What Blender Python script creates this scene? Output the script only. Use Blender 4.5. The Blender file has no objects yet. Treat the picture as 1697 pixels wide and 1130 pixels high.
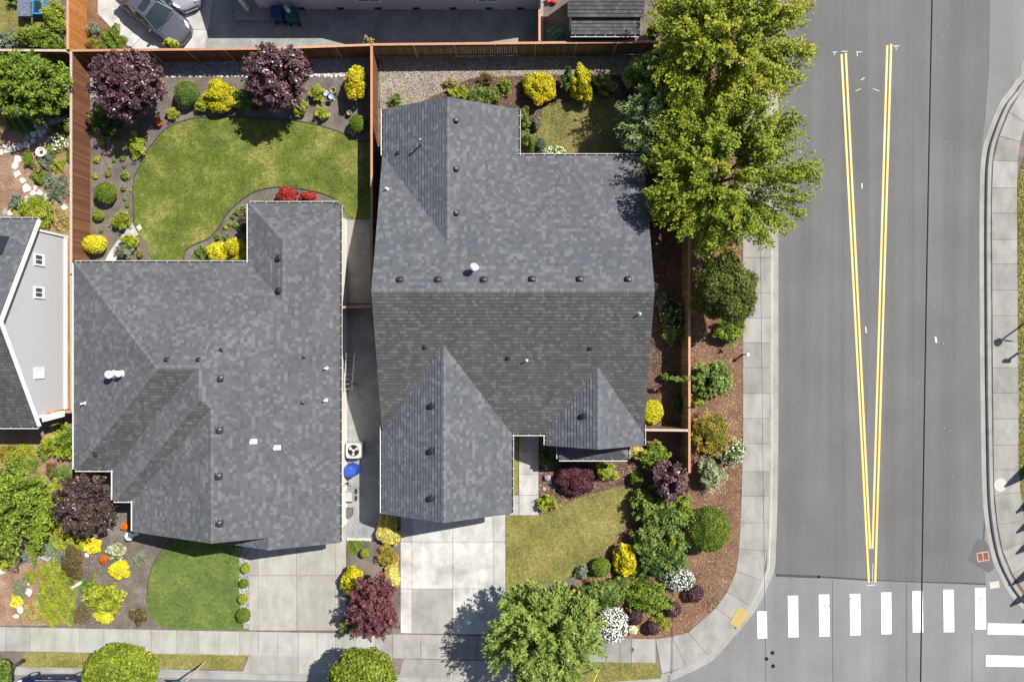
import bpy, math, random
import numpy as np
from mathutils import Vector, Matrix
R = math.radians
rnd = random.Random(7)
rng = np.random.default_rng(7)
sc = bpy.context.scene
col = sc.collection

# ---------------------------------------------------------------- camera, sky, sun, exposure
CAMH, LENS = 43.0, 24.0
FPX = 1697 * LENS / 36.0
NX, NY = 848.0, 565.0
cam_d = bpy.data.cameras.new('camera')
cam_d.lens = LENS; cam_d.sensor_width = 36.0; cam_d.clip_start = 0.5; cam_d.clip_end = 3000
cam = bpy.data.objects.new('camera', cam_d)
cam.location = (0, 0, CAMH); cam.rotation_euler = (0, 0, 0)
col.objects.link(cam); sc.camera = cam

SUNV = Vector((1.18, 0.84, 1.83)).normalized()
world = bpy.data.worlds.new('World'); sc.world = world; world.use_nodes = True
wn = world.node_tree.nodes; wl = world.node_tree.links
sky = wn.new('ShaderNodeTexSky'); sky.sky_type = 'NISHITA'; sky.sun_disc = False
sky.sun_elevation = math.asin(SUNV.z); sky.sun_rotation = math.atan2(SUNV.x, SUNV.y)
wn['Background'].inputs['Strength'].default_value = 0.07
wl.new(sky.outputs[0], wn['Background'].inputs[0])
sun_d = bpy.data.lights.new('sun', 'SUN'); sun_d.energy = 4.9; sun_d.angle = R(0.5); sun_d.color = (1, 0.955, 0.89)
sun = bpy.data.objects.new('sun', sun_d); sun.rotation_euler = (-SUNV).to_track_quat('-Z', 'Y').to_euler()
sun.location = (20, 14, 40); col.objects.link(sun)
vs = sc.view_settings
vs.view_transform = 'Standard'; vs.look = 'None'; vs.gamma = 1; vs.use_curve_mapping = False; vs.exposure = 0.58

# ---------------------------------------------------------------- helpers
def at(px, py, z=0.0):
    k = (CAMH - z) / FPX
    return ((px - NX) * k, (NY - py) * k)
def at3(px, py, z=0.0):
    x, y = at(px, py, z); return (x, y, z)
WL = {}
def link(o, parent=None, loc=(0, 0, 0)):
    """place o with its origin at world loc, under an unrotated parent"""
    col.objects.link(o); WL[o.name] = Vector(loc)
    if parent is not None:
        o.parent = parent; o.location = Vector(loc) - WL[parent.name]
    else:
        o.location = loc
    return o
def tag(o, label=None, cat=None, group=None, kind=None):
    if label: o['label'] = label
    if cat: o['category'] = cat
    if group: o['group'] = group
    if kind: o['kind'] = kind
    return o
def empty(name, loc=(0, 0, 0), label=None, cat=None, group=None):
    o = bpy.data.objects.new(name, None); o.empty_display_size = 0.3
    link(o, None, loc); return tag(o, label, cat, group)

class MB:
    def __init__(s): s.v = []; s.f = []; s.t = []
    def poly(s, pts, t=0.5):
        i = len(s.v); s.v.extend([tuple(p) for p in pts]); s.f.append(tuple(range(i, i + len(pts)))); s.t.append(t)
    def prism(s, pts2, z0, z1, t=0.5, bottom=False):
        n = len(pts2); a = 0
        for k in range(n): a += pts2[k][0] * pts2[(k + 1) % n][1] - pts2[(k + 1) % n][0] * pts2[k][1]
        if a < 0: pts2 = pts2[::-1]
        i = len(s.v)
        s.v.extend([(p[0], p[1], z0) for p in pts2]); s.v.extend([(p[0], p[1], z1) for p in pts2])
        s.f.append(tuple(range(i + n, i + 2 * n))); s.t.append(t)
        if bottom: s.f.append(tuple(range(i + n - 1, i - 1, -1))); s.t.append(t)
        for k in range(n):
            k2 = (k + 1) % n; s.f.append((i + k, i + k2, i + n + k2, i + n + k)); s.t.append(t)
    def box(s, c, d, rz=0.0, t=0.5):
        cs, sn = math.cos(rz), math.sin(rz); hx, hy, hz = d[0] / 2, d[1] / 2, d[2] / 2
        i = len(s.v)
        for z in (-hz, hz):
            for x, y in ((-hx, -hy), (hx, -hy), (hx, hy), (-hx, hy)):
                s.v.append((c[0] + x * cs - y * sn, c[1] + x * sn + y * cs, c[2] + z))
        for f in ((3, 2, 1, 0), (4, 5, 6, 7), (0, 1, 5, 4), (1, 2, 6, 5), (2, 3, 7, 6), (3, 0, 4, 7)):
            s.f.append(tuple(i + k for k in f)); s.t.append(t)
    def beam(s, p, q, w, h, t=0.5, up=(0, 0, 1)):
        p, q = Vector(p), Vector(q); d = (q - p).normalized(); u = Vector(up)
        if abs(d.dot(u)) > 0.98: u = Vector((0, 1, 0))
        a = d.cross(u).normalized() * w / 2; b = a.cross(d).normalized() * h / 2
        i = len(s.v)
        for c in (p, q):
            for k in (-a - b, a - b, a + b, -a + b): s.v.append(tuple(c + k))
        for f in ((3, 2, 1, 0), (4, 5, 6, 7), (0, 1, 5, 4), (1, 2, 6, 5), (2, 3, 7, 6), (3, 0, 4, 7)):
            s.f.append(tuple(i + k for k in f)); s.t.append(t)
    def tube(s, pts, rad, n=8, t=0.5, caps=True):
        pts = [Vector(p) for p in pts]; m = len(pts)
        if not hasattr(rad, '__len__'): rad = [rad] * m
        i = len(s.v)
        for k in range(m):
            d = (pts[min(k + 1, m - 1)] - pts[max(k - 1, 0)]).normalized()
            u = Vector((0, 0, 1)) if abs(d.z) < 0.9 else Vector((1, 0, 0))
            a = d.cross(u).normalized(); b = a.cross(d).normalized()
            for j in range(n):
                an = 2 * math.pi * j / n; s.v.append(tuple(pts[k] + (a * math.cos(an) + b * math.sin(an)) * rad[k]))
        for k in range(m - 1):
            for j in range(n):
                j2 = (j + 1) % n
                s.f.append((i + k * n + j, i + k * n + j2, i + (k + 1) * n + j2, i + (k + 1) * n + j)); s.t.append(t)
        if caps:
            s.f.append(tuple(i + j for j in range(n - 1, -1, -1))); s.t.append(t)
            s.f.append(tuple(i + (m - 1) * n + j for j in range(n))); s.t.append(t)
    def lathe(s, c, prof, n=20, t=0.5, cap0=False, cap1=True):
        i = len(s.v); m = len(prof)
        for r, z in prof:
            for j in range(n):
                an = 2 * math.pi * j / n; s.v.append((c[0] + r * math.cos(an), c[1] + r * math.sin(an), c[2] + z))
        for k in range(m - 1):
            for j in range(n):
                j2 = (j + 1) % n
                s.f.append((i + k * n + j, i + k * n + j2, i + (k + 1) * n + j2, i + (k + 1) * n + j)); s.t.append(t)
        if cap1: s.f.append(tuple(i + (m - 1) * n + j for j in range(n))); s.t.append(t)
        if cap0: s.f.append(tuple(i + j for j in range(n - 1, -1, -1))); s.t.append(t)
    def mesh(s, name, m, smooth=False):
        me = bpy.data.meshes.new(name); me.from_pydata(s.v, [], s.f)
        a = me.attributes.new('tint', 'FLOAT', 'FACE'); a.data.foreach_set('value', s.t)
        if m: me.materials.append(m)
        if smooth: me.polygons.foreach_set('use_smooth', [True] * len(s.f))
        me.update(); return me
    def build(s, name, m, parent=None, loc=(0, 0, 0), smooth=False, world=True):
        """world: coordinates were given in world space; the object's origin sits at loc"""
        if world and any(loc):
            s.v = [(x - loc[0], y - loc[1], z - loc[2]) for x, y, z in s.v]
        return link(bpy.data.objects.new(name, s.mesh(name, m, smooth)), parent, loc)

def inst(name, me, parent=None, loc=(0, 0, 0), rot=(0, 0, 0), scale=(1, 1, 1)):
    o = bpy.data.objects.new(name, me); link(o, parent, loc); o.rotation_euler = rot; o.scale = scale; return o

def smooth_closed(pts, k=6):
    n = len(pts); out = []
    for i in range(n):
        p0, p1, p2, p3 = pts[i - 1], pts[i], pts[(i + 1) % n], pts[(i + 2) % n]
        for j in range(k):
            t = j / k
            out.append(tuple(0.5 * (2 * p1[d] + (p2[d] - p0[d]) * t + (2 * p0[d] - 5 * p1[d] + 4 * p2[d] - p3[d]) * t * t + (3 * p1[d] - p0[d] - 3 * p2[d] + p3[d]) * t ** 3) for d in (0, 1)))
    return out
def smooth_open(pts, k=6):
    n = len(pts); out = []
    for i in range(n - 1):
        p0, p1, p2, p3 = pts[max(i - 1, 0)], pts[i], pts[i + 1], pts[min(i + 2, n - 1)]
        for j in range(k):
            t = j / k
            out.append(tuple(0.5 * (2 * p1[d] + (p2[d] - p0[d]) * t + (2 * p0[d] - 5 * p1[d] + 4 * p2[d] - p3[d]) * t * t + (3 * p1[d] - p0[d] - 3 * p2[d] + p3[d]) * t ** 3) for d in range(len(p1))))
    out.append(tuple(pts[-1])); return out
def offset_line(pts, d):
    out = []; n = len(pts)
    for i in range(n):
        a = Vector(pts[max(i - 1, 0)]); b = Vector(pts[min(i + 1, n - 1)]); t = (b - a).normalized()
        out.append((pts[i][0] + t.y * d, pts[i][1] - t.x * d))
    return out
def inside(poly, x, y):
    c = False; n = len(poly); j = n - 1
    for i in range(n):
        xi, yi = poly[i]; xj, yj = poly[j]
        if (yi > y) != (yj > y) and x < (xj - xi) * (y - yi) / (yj - yi) + xi: c = not c
        j = i
    return c
def inside_np(poly, X, Y):
    c = np.zeros(len(X), bool); n = len(poly); j = n - 1
    for i in range(n):
        xi, yi = poly[i]; xj, yj = poly[j]
        if yi != yj:
            m = ((yi > Y) != (yj > Y)) & (X < (xj - xi) * (Y - yi) / (yj - yi) + xi); c ^= m
        j = i
    return c
def clip(poly, a, b, c):
    """keep a*x+b*y+c >= 0"""
    out = []; n = len(poly)
    for i in range(n):
        p, q = poly[i], poly[(i + 1) % n]
        dp = a * p[0] + b * p[1] + c; dq = a * q[0] + b * q[1] + c
        if dp >= 0: out.append(p)
        if (dp >= 0) != (dq >= 0):
            t = dp / (dp - dq); out.append((p[0] + (q[0] - p[0]) * t, p[1] + (q[1] - p[1]) * t))
    return out

# ---------------------------------------------------------------- materials
def newmat(name):
    m = bpy.data.materials.new(name); m.use_nodes = True
    nt = m.node_tree; b = nt.nodes['Principled BSDF']; return m, nt, b
def N(nt, typ, **kw):
    n = nt.nodes.new(typ)
    for k, v in kw.items():
        if k in ('operation', 'blend_type', 'data_type', 'feature', 'noise_dimensions', 'attribute_name', 'distance', 'attribute_type'): setattr(n, k, v)
        else: n.inputs[k.replace('_', ' ')].default_value = v
    return n
def noise(nt, vec, scale, detail=4, rough=0.55, sx=1, sy=1):
    mp = nt.nodes.new('ShaderNodeMapping'); mp.inputs['Scale'].default_value = (sx, sy, 1)
    nt.links.new(vec, mp.inputs['Vector'])
    n = nt.nodes.new('ShaderNodeTexNoise'); n.inputs['Scale'].default_value = scale; n.inputs['Detail'].default_value = detail; n.inputs['Roughness'].default_value = rough
    nt.links.new(mp.outputs[0], n.inputs['Vector']); return n.outputs['Fac']
def ramp(nt, fac, stops):
    r = nt.nodes.new('ShaderNodeValToRGB'); e = r.color_ramp.elements
    while len(e) < len(stops): e.new(0.5)
    for k, (p, c) in enumerate(stops): e[k].position = p; e[k].color = (c[0], c[1], c[2], 1)
    nt.links.new(fac, r.inputs[0]); return r.outputs[0]
def mixc(nt, fac, a, b, mode='MIX'):
    m = nt.nodes.new('ShaderNodeMix'); m.data_type = 'RGBA'; m.blend_type = mode
    for s, v in ((m.inputs[0], fac), (m.inputs[6], a), (m.inputs[7], b)):
        if hasattr(v, 'links'): nt.links.new(v, s)
        elif hasattr(v, '__len__'): s.default_value = (v[0], v[1], v[2], 1)
        else: s.default_value = v
    return m.outputs[2]
def math_(nt, op, a, b=0.5, c=None):
    m = nt.nodes.new('ShaderNodeMath'); m.operation = op
    for s, v in zip(m.inputs, (a, b, c)):
        if v is None: continue
        if hasattr(v, 'links'): nt.links.new(v, s)
        else: s.default_value = v
    return m.outputs[0]
def bump(nt, b, h, strength=0.3, dist=0.02):
    n = nt.nodes.new('ShaderNodeBump'); n.inputs['Strength'].default_value = strength; n.inputs['Distance'].default_value = dist
    nt.links.new(h, n.inputs['Height']); nt.links.new(n.outputs[0], b.inputs['Normal'])
def geo_pos(nt): return nt.nodes.new('ShaderNodeNewGeometry').outputs['Position']
def attr(nt, name):
    a = nt.nodes.new('ShaderNodeAttribute'); a.attribute_name = name; return a.outputs['Fac']
def objrnd(nt): return nt.nodes.new('ShaderNodeObjectInfo').outputs['Random']

def plain(name, c, rough=0.6, metal=0.0, var=0.12, scale=6.0, spec=0.4, bmp=0.0):
    m, nt, b = newmat(name); p = geo_pos(nt)
    f = noise(nt, p, scale, 3)
    cc = ramp(nt, f, [(0.3, [k * (1 - var) for k in c]), (0.7, [min(1, k * (1 + var)) for k in c])])
    nt.links.new(cc, b.inputs['Base Color']); b.inputs['Roughness'].default_value = rough; b.inputs['Metallic'].default_value = metal
    b.inputs['Specular IOR Level'].default_value = spec
    if bmp: bump(nt, b, noise(nt, p, scale * 8, 3), bmp, 0.01)
    return m
def ground_mat(name, big, fine, bigscale=0.5, finescale=25, rough=0.95, bstr=0.5, bdist=0.03, mid=None):
    """big: three stops of broad colour; fine: (dark, light) multipliers of the speckle"""
    m, nt, b = newmat(name); p = geo_pos(nt)
    c = ramp(nt, noise(nt, p, bigscale, 6, 0.62), [(0.34, big[0]), (0.5, big[1]), (0.66, big[2])])
    f = noise(nt, p, finescale, 5, 0.75)
    sp = ramp(nt, f, [(0.36, [fine[0]] * 3), (0.64, [fine[1]] * 3)])
    c = mixc(nt, 1.0, c, sp, 'MULTIPLY')
    nt.links.new(c, b.inputs['Base Color']); b.inputs['Roughness'].default_value = rough; b.inputs['Specular IOR Level'].default_value = 0.15
    bump(nt, b, f, bstr, bdist); return m
def gravel_mat(name, c0, c1, c2, scale=22):
    m, nt, b = newmat(name); p = geo_pos(nt)
    v = nt.nodes.new('ShaderNodeTexVoronoi'); v.inputs['Scale'].default_value = scale; nt.links.new(p, v.inputs['Vector'])
    sep = nt.nodes.new('ShaderNodeSeparateColor'); nt.links.new(v.outputs['Color'], sep.inputs[0])
    c = ramp(nt, sep.outputs[0], [(0.0, c0), (0.5, c1), (1.0, c2)])
    g = ramp(nt, noise(nt, p, 0.9, 5), [(0.3, (0.72,) * 3), (0.7, (1.12,) * 3)])
    c = mixc(nt, 1.0, c, g, 'MULTIPLY')
    nt.links.new(c, b.inputs['Base Color']); b.inputs['Roughness'].default_value = 0.9; b.inputs['Specular IOR Level'].default_value = 0.2
    bump(nt, b, math_(nt, 'SUBTRACT', 1.0, v.outputs['Distance']), 0.6, 0.03); return m
def leaf_mat(name, cols, trans=0.28, rough=0.5, spec=0.25, sat=1.0):
    m, nt, b = newmat(name)
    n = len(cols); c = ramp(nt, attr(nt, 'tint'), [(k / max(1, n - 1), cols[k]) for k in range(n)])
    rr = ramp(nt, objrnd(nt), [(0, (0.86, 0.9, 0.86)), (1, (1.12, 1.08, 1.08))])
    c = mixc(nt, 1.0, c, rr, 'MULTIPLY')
    nt.links.new(c, b.inputs['Base Color']); b.inputs['Roughness'].default_value = rough; b.inputs['Specular IOR Level'].default_value = spec
    t = nt.nodes.new('ShaderNodeBsdfTranslucent')
    tc = mixc(nt, 1.0, c, (1.15, 1.1, 0.6), 'MULTIPLY'); nt.links.new(tc, t.inputs[0])
    mx = nt.nodes.new('ShaderNodeMixShader'); mx.inputs[0].default_value = trans
    out = nt.nodes['Material Output']
    nt.links.new(b.outputs[0], mx.inputs[1]); nt.links.new(t.outputs[0], mx.inputs[2]); nt.links.new(mx.outputs[0], out.inputs[0])
    return m
def shingle_mat(name, cols):
    m, nt, b = newmat(name); p = geo_pos(nt)
    c = ramp(nt, attr(nt, 'tint'), [(k / (len(cols) - 1), cols[k]) for k in range(len(cols))])
    g = ramp(nt, noise(nt, p, 0.35, 5), [(0.3, (0.9, 0.9, 0.91)), (0.7, (1.09, 1.08, 1.06))])
    c = mixc(nt, 1.0, c, g, 'MULTIPLY')
    s = ramp(nt, noise(nt, p, 60, 3, 0.8), [(0.3, (0.78,) * 3), (0.7, (1.2,) * 3)])
    c = mixc(nt, 1.0, c, s, 'MULTIPLY')
    nt.links.new(c, b.inputs['Base Color']); b.inputs['Roughness'].default_value = 0.85; b.inputs['Specular IOR Level'].default_value = 0.25
    bump(nt, b, noise(nt, p, 90, 3, 0.8), 0.35, 0.01); return m
def concrete_mat(name, c, stain=0.35, warm=(1, 1, 1)):
    m, nt, b = newmat(name); p = geo_pos(nt)
    f1 = noise(nt, p, 0.8, 6, 0.65); f2 = noise(nt, p, 40, 4, 0.7); f3 = noise(nt, p, 0.5, 5, 0.6, 3.0, 1.0)
    cc = ramp(nt, f1, [(0.3, [k * (1 - stain) for k in c]), (0.52, c), (0.75, [min(1, k * (1 + stain * 0.45)) for k in c])])
    cc = mixc(nt, 1.0, cc, ramp(nt, f2, [(0.3, (0.88,) * 3), (0.7, (1.08,) * 3)]), 'MULTIPLY')
    cc = mixc(nt, 1.0, cc, ramp(nt, f3, [(0.35, (0.86, 0.85, 0.83)), (0.6, (1.04, 1.04, 1.04))]), 'MULTIPLY')
    cc = mixc(nt, 1.0, cc, ramp(nt, objrnd(nt), [(0, (0.86, 0.86, 0.85)), (1, (1.1, 1.1, 1.1))]), 'MULTIPLY')
    nt.links.new(cc, b.inputs['Base Color']); b.inputs['Roughness'].default_value = 0.85; b.inputs['Specular IOR Level'].default_value = 0.25
    bump(nt, b, f2, 0.2, 0.006); return m
def asphalt_mat(name, c, streak=0.12, grain=0.25, tint=(1, 1, 1)):
    m, nt, b = newmat(name); p = geo_pos(nt)
    f1 = noise(nt, p, 0.7, 5, 0.62, 1.0, 0.03); f2 = noise(nt, p, 30, 5, 0.85); f3 = noise(nt, p, 0.25, 5, 0.6)
    cc = ramp(nt, f1, [(0.32, [k * (1 - streak) for k in c]), (0.5, c), (0.68, [c[0] * (1 + streak), c[1] * (1 + streak), c[2] * (1 + streak * 1.5)])])
    cc = mixc(nt, 1.0, cc, ramp(nt, f3, [(0.3, (0.9,) * 3), (0.7, (1.1,) * 3)]), 'MULTIPLY')
    cc = mixc(nt, 1.0, cc, ramp(nt, f2, [(0.3, (1 - grain,) * 3), (0.7, (1 + grain,) * 3)]), 'MULTIPLY')
    nt.links.new(cc, b.inputs['Base Color']); b.inputs['Roughness'].default_value = 0.85; b.inputs['Specular IOR Level'].default_value = 0.3
    bump(nt, b, f2, 0.35, 0.008); return m
def wood_mat(name, c0, c1, c2):
    m, nt, b = newmat(name); p = geo_pos(nt)
    c = ramp(nt, objrnd(nt), [(0, c0), (0.5, c1), (1, c2)])
    g = ramp(nt, noise(nt, p, 9, 5, 0.65), [(0.3, (0.75,) * 3), (0.7, (1.18,) * 3)])
    c = mixc(nt, 1.0, c, g, 'MULTIPLY')
    nt.links.new(c, b.inputs['Base Color']); b.inputs['Roughness'].default_value = 0.75; b.inputs['Specular IOR Level'].default_value = 0.2
    return m
def paint_mat(name, c, wear=0.5, under=(0.13, 0.13, 0.13)):
    m, nt, b = newmat(name); p = geo_pos(nt)
    f = noise(nt, p, 3.0, 8, 0.75)
    w = ramp(nt, f, [(0.7 - 0.12 * wear, (0, 0, 0)), (0.78 - 0.12 * wear, (1, 1, 1))])
    g = ramp(nt, noise(nt, p, 12, 4), [(0.3, [k * 0.9 for k in c]), (0.7, c)])
    nt.links.new(mixc(nt, math_(nt, 'MULTIPLY', w, wear), g, under), b.inputs['Base Color']); b.inputs['Roughness'].default_value = 0.6
    return m
def lawn_mat(name, dry, g1, g2):
    m, nt, b = newmat(name); p = geo_pos(nt)
    f = noise(nt, p, 0.55, 7, 0.68)
    c = ramp(nt, f, [(0.36, g2), (0.5, g1), (0.62, [0.5 * (a + q) for a, q in zip(dry, g1)]), (0.72, dry)])
    c = mixc(nt, 1.0, c, ramp(nt, noise(nt, p, 4.5, 4, 0.7), [(0.3, (0.62, 0.68, 0.6)), (0.7, (1.32, 1.26, 1.25))]), 'MULTIPLY')
    f2 = noise(nt, p, 38, 4, 0.8)
    c = mixc(nt, 1.0, c, ramp(nt, f2, [(0.3, (0.6, 0.66, 0.6)), (0.7, (1.3, 1.25, 1.25))]), 'MULTIPLY')
    nt.links.new(c, b.inputs['Base Color']); b.inputs['Roughness'].default_value = 0.9; b.inputs['Specular IOR Level'].default_value = 0.12
    bump(nt, b, f2, 0.8, 0.04); return m

M = {}
M['soil'] = ground_mat('grey_brown_soil', [(0.105, 0.088, 0.075), (0.15, 0.127, 0.108), (0.2, 0.172, 0.15)], (0.72, 1.22), 0.8, 16)
M['mulch'] = ground_mat('bark_mulch', [(0.12, 0.065, 0.04), (0.19, 0.105, 0.063), (0.25, 0.15, 0.095)], (0.5, 1.4), 0.7, 14, bstr=0.9, bdist=0.05)
M['dark_mulch'] = ground_mat('dark_mulch', [(0.07, 0.043, 0.03), (0.105, 0.065, 0.045), (0.15, 0.1, 0.07)], (0.5, 1.4), 0.8, 14, bstr=0.9, bdist=0.05)
M['red_soil'] = ground_mat('reddish_soil', [(0.2, 0.12, 0.08), (0.28, 0.17, 0.115), (0.36, 0.25, 0.18)], (0.6, 1.3), 0.7, 14, bstr=0.8, bdist=0.04)
M['gravel'] = gravel_mat('pale_gravel', (0.13, 0.13, 0.125), (0.27, 0.265, 0.25), (0.46, 0.45, 0.43))
M['tan_gravel'] = gravel_mat('tan_gravel', (0.15, 0.12, 0.09), (0.27, 0.225, 0.175), (0.42, 0.38, 0.32), 18)
M['fine_gravel'] = gravel_mat('grey_green_gravel', (0.2, 0.21, 0.2), (0.29, 0.305, 0.29), (0.4, 0.41, 0.39), 34)
M['ground'] = ground_mat('far_ground', [(0.07, 0.09, 0.035), (0.1, 0.12, 0.05), (0.15, 0.15, 0.08)], (0.7, 1.25), 0.15, 5)
M['asphalt_new'] = asphalt_mat('newer_asphalt', (0.126, 0.124, 0.121), 0.14, 0.22)
M['asphalt_old'] = asphalt_mat('older_asphalt', (0.185, 0.185, 0.18), 0.1, 0.3)
M['asphalt_patch'] = asphalt_mat('asphalt_patch', (0.105, 0.105, 0.105), 0.05, 0.2)
M['tar'] = plain('tar', (0.045, 0.046, 0.05), 0.6, var=0.3)
M['concrete'] = concrete_mat('concrete', (0.36, 0.35, 0.32), 0.16)
M['concrete_grey'] = concrete_mat('grey_concrete', (0.295, 0.288, 0.268), 0.2)
M['concrete_white'] = concrete_mat('pale_concrete', (0.45, 0.445, 0.425), 0.34)
M['kerb'] = concrete_mat('kerb_concrete', (0.55, 0.53, 0.48), 0.15)
M['white_paint'] = paint_mat('white_road_paint', (0.8, 0.8, 0.78), 1.0)
M['yellow_paint'] = paint_mat('yellow_road_paint', (0.74, 0.52, 0.16), 0.2)
M['chalk'] = paint_mat('survey_paint', (0.6, 0.6, 0.6), 0.8)
M['lawn'] = lawn_mat('green_lawn', (0.36, 0.32, 0.12), (0.12, 0.165, 0.028), (0.068, 0.108, 0.018))
M['lawn_rich'] = lawn_mat('rich_green_lawn', (0.23, 0.26, 0.06), (0.115, 0.175, 0.04), (0.075, 0.125, 0.03))
M['lawn_dry'] = lawn_mat('dry_lawn', (0.37, 0.29, 0.13), (0.225, 0.21, 0.065), (0.13, 0.15, 0.04))
M['shingle'] = shingle_mat('grey_shingle', [(0.079, 0.083, 0.09), (0.093, 0.098, 0.106), (0.104, 0.109, 0.118), (0.14, 0.146, 0.156)])
M['shingle_cool'] = shingle_mat('cool_grey_shingle', [(0.079, 0.084, 0.094), (0.092, 0.098, 0.108), (0.103, 0.109, 0.12), (0.14, 0.147, 0.159)])
M['shingle_dark'] = shingle_mat('dark_grey_shingle', [(0.061, 0.061, 0.062), (0.072, 0.072, 0.073), (0.082, 0.082, 0.083), (0.11, 0.11, 0.111)])  # same shingle in a darker grey, used on slopes falling to the south
M['sheath'] = plain('roof_edge', (0.09, 0.09, 0.095), 0.8)
M['white'] = plain('white_trim', (0.78, 0.77, 0.74), 0.5, var=0.05)
M['wall_white'] = plain('warm_white_siding', (0.76, 0.72, 0.66), 0.65, var=0.05)
M['wall_tan'] = plain('tan_siding', (0.45, 0.4, 0.33), 0.65, var=0.06)
M['wall_grey'] = plain('grey_siding', (0.36, 0.365, 0.375), 0.6, var=0.05)
M['wall_lav'] = plain('pale_lavender_siding', (0.56, 0.55, 0.6), 0.65, var=0.05)
M['gutter'] = plain('gutter_white', (0.58, 0.57, 0.55), 0.5, var=0.08)
M['glass'] = plain('window_glass', (0.06, 0.08, 0.085), 0.08, spec=0.8, var=0.2)
M['door'] = plain('door_paint', (0.16, 0.07, 0.05), 0.5)
M['black_metal'] = plain('black_vent_metal', (0.028, 0.029, 0.032), 0.38, 0.2, spec=0.6)
M['grey_metal'] = plain('grey_metal', (0.4, 0.41, 0.42), 0.4, 0.6)
M['galv'] = plain('galvanised_metal', (0.55, 0.57, 0.6), 0.35, 0.6)
M['white_metal'] = plain('white_metal', (0.85, 0.85, 0.86), 0.4, 0.0, var=0.03)
M['rubber'] = plain('rubber', (0.02, 0.02, 0.02), 0.8)
M['fence_dark'] = wood_mat('weathered_cedar', (0.14, 0.062, 0.031), (0.175, 0.08, 0.042), (0.22, 0.105, 0.057))
M['fence_bright'] = wood_mat('fresh_cedar', (0.38, 0.15, 0.042), (0.43, 0.18, 0.052), (0.47, 0.205, 0.065))
M['fence_olive'] = wood_mat('aged_cedar', (0.15, 0.1, 0.052), (0.21, 0.14, 0.07), (0.27, 0.17, 0.085))
M['fence_cap'] = wood_mat('cedar_cap', (0.42, 0.22, 0.12), (0.46, 0.25, 0.15), (0.5, 0.28, 0.17))
M['fence_cap_grey'] = wood_mat('greyed_cap', (0.4, 0.33, 0.26), (0.45, 0.37, 0.3), (0.5, 0.42, 0.34))
M['bark'] = plain('bark', (0.11, 0.08, 0.055), 0.9, var=0.3, scale=14)
M['stone'] = plain('pale_stone', (0.55, 0.53, 0.48), 0.85, var=0.16, scale=5, bmp=0.3)
M['stone_grey'] = plain('grey_stone', (0.3, 0.3, 0.29), 0.85, var=0.2, scale=5, bmp=0.3)
M['edging'] = plain('dark_edging', (0.05, 0.048, 0.045), 0.8)
# ---------------------------------------------------------------- ground, roads, pavements
ROADZ = -0.15
def sheet(name, pts, m, z, kind='structure', world=False, parent=None):
    P = pts if world else [at(*p) for p in pts]
    b = MB(); a = sum(P[k][0] * P[(k + 1) % len(P)][1] - P[(k + 1) % len(P)][0] * P[k][1] for k in range(len(P)))
    if a < 0: P = P[::-1]
    b.poly([(x, y, z) for x, y in P]); o = b.build(name, m, parent)
    if parent is None or kind == 'stuff': tag(o, kind=kind)
    return o
b = MB(); b.poly([(-900, -900, -0.3), (900, -900, -0.3), (900, 900, -0.3), (-900, 900, -0.3)])
tag(b.build('ground', M['ground']), kind='structure')
road = sheet('road', [(-75, -60), (75, -60), (75, 75), (-75, 75)], M['asphalt_old'], ROADZ, world=True)
# newer asphalt overlay of the wide street
gut_w = [(1291, -900), (1291, 400), (1291, 700), (1290, 800), (1288.5, 870), (1287, 904), (1285, 944), (1276, 966), (1266, 990), (1250, 1016), (1230, 1042), (1212, 1062), (1186, 1092), (1160, 1108), (1130, 1122), (1095, 1133), (1000, 1141)] + [(800, 1137), (500, 1130), (300, 1125), (150, 1121), (-100, 1119), (-1000, 1115)]
gut_e = [(2300, -30), (1760, 70), (1693, 125), (1679, 143), (1661, 166), (1647, 196), (1636, 226), (1631, 244), (1628, 265), (1626, 297), (1625, 400), (1626, 600), (1628, 740), (1630, 820), (1633.5, 860), (1639, 897), (1650, 937), (1670, 977), (1690, 1003), (1720, 1030), (1765, 1052), (2300, 1075)]
sheet('newer_asphalt', [(1289, -900), (1289, 800), (1285, 950), (1288, 955)] + [(x, 955 + 13 * (x - 1288) / 348 + rnd.uniform(-0.8, 0.8)) for x in range(1300, 1636, 8)] + [(1636, 968), (1634, 940), (1633, 860), (1630, 800), (1628, 700), (1627, 400), (1628, 262), (1630, 240), (1631, 232), (1634, 200), (1638, 160), (1641, 110), (1643, 40), (1643, -900)], M['asphalt_new'], ROADZ + 0.004)
b = MB()
for (x0, y0, x1, y1, w) in ((1287, 954, 1360, 957, 4.5), (1356, 956.5, 1445, 962, 3), (1443, 962, 1560, 966.5, 2), (1560, 966, 1636, 969, 2.5), (1642.5, -200, 1641, 110, 1.6), (1641, 110, 1633, 210, 1.6), (1634, 860, 1632, 905, 2.2)):
    p, q = Vector(at(x0, y0)), Vector(at(x1, y1)); d = (q - p).normalized(); n = Vector((-d.y, d.x)) * w / 52.6
    b.poly([(*(p - n), ROADZ + 0.006), (*(q - n), ROADZ + 0.006), (*(q + n), ROADZ + 0.006), (*(p + n), ROADZ + 0.006)])
b.build('tar_seam', M['tar'], road)
sheet('asphalt_patch', [(1623, 893), (1606, 929), (1641, 950), (1650, 943), (1640, 905), (1636, 897)], M['asphalt_patch'], ROADZ + 0.012, parent=road)
def strip(name, p, q, wpx, m, parent=road, z=ROADZ + 0.009):
    p, q = Vector(at(*p)), Vector(at(*q)); d = (q - p).normalized(); n = Vector((-d.y, d.x)) * wpx / 52.6
    mb = MB(); mb.prism([tuple(p - n), tuple(q - n), tuple(q + n), tuple(p + n)], z - 0.002, z); return mb.build(name, m, parent)
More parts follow.
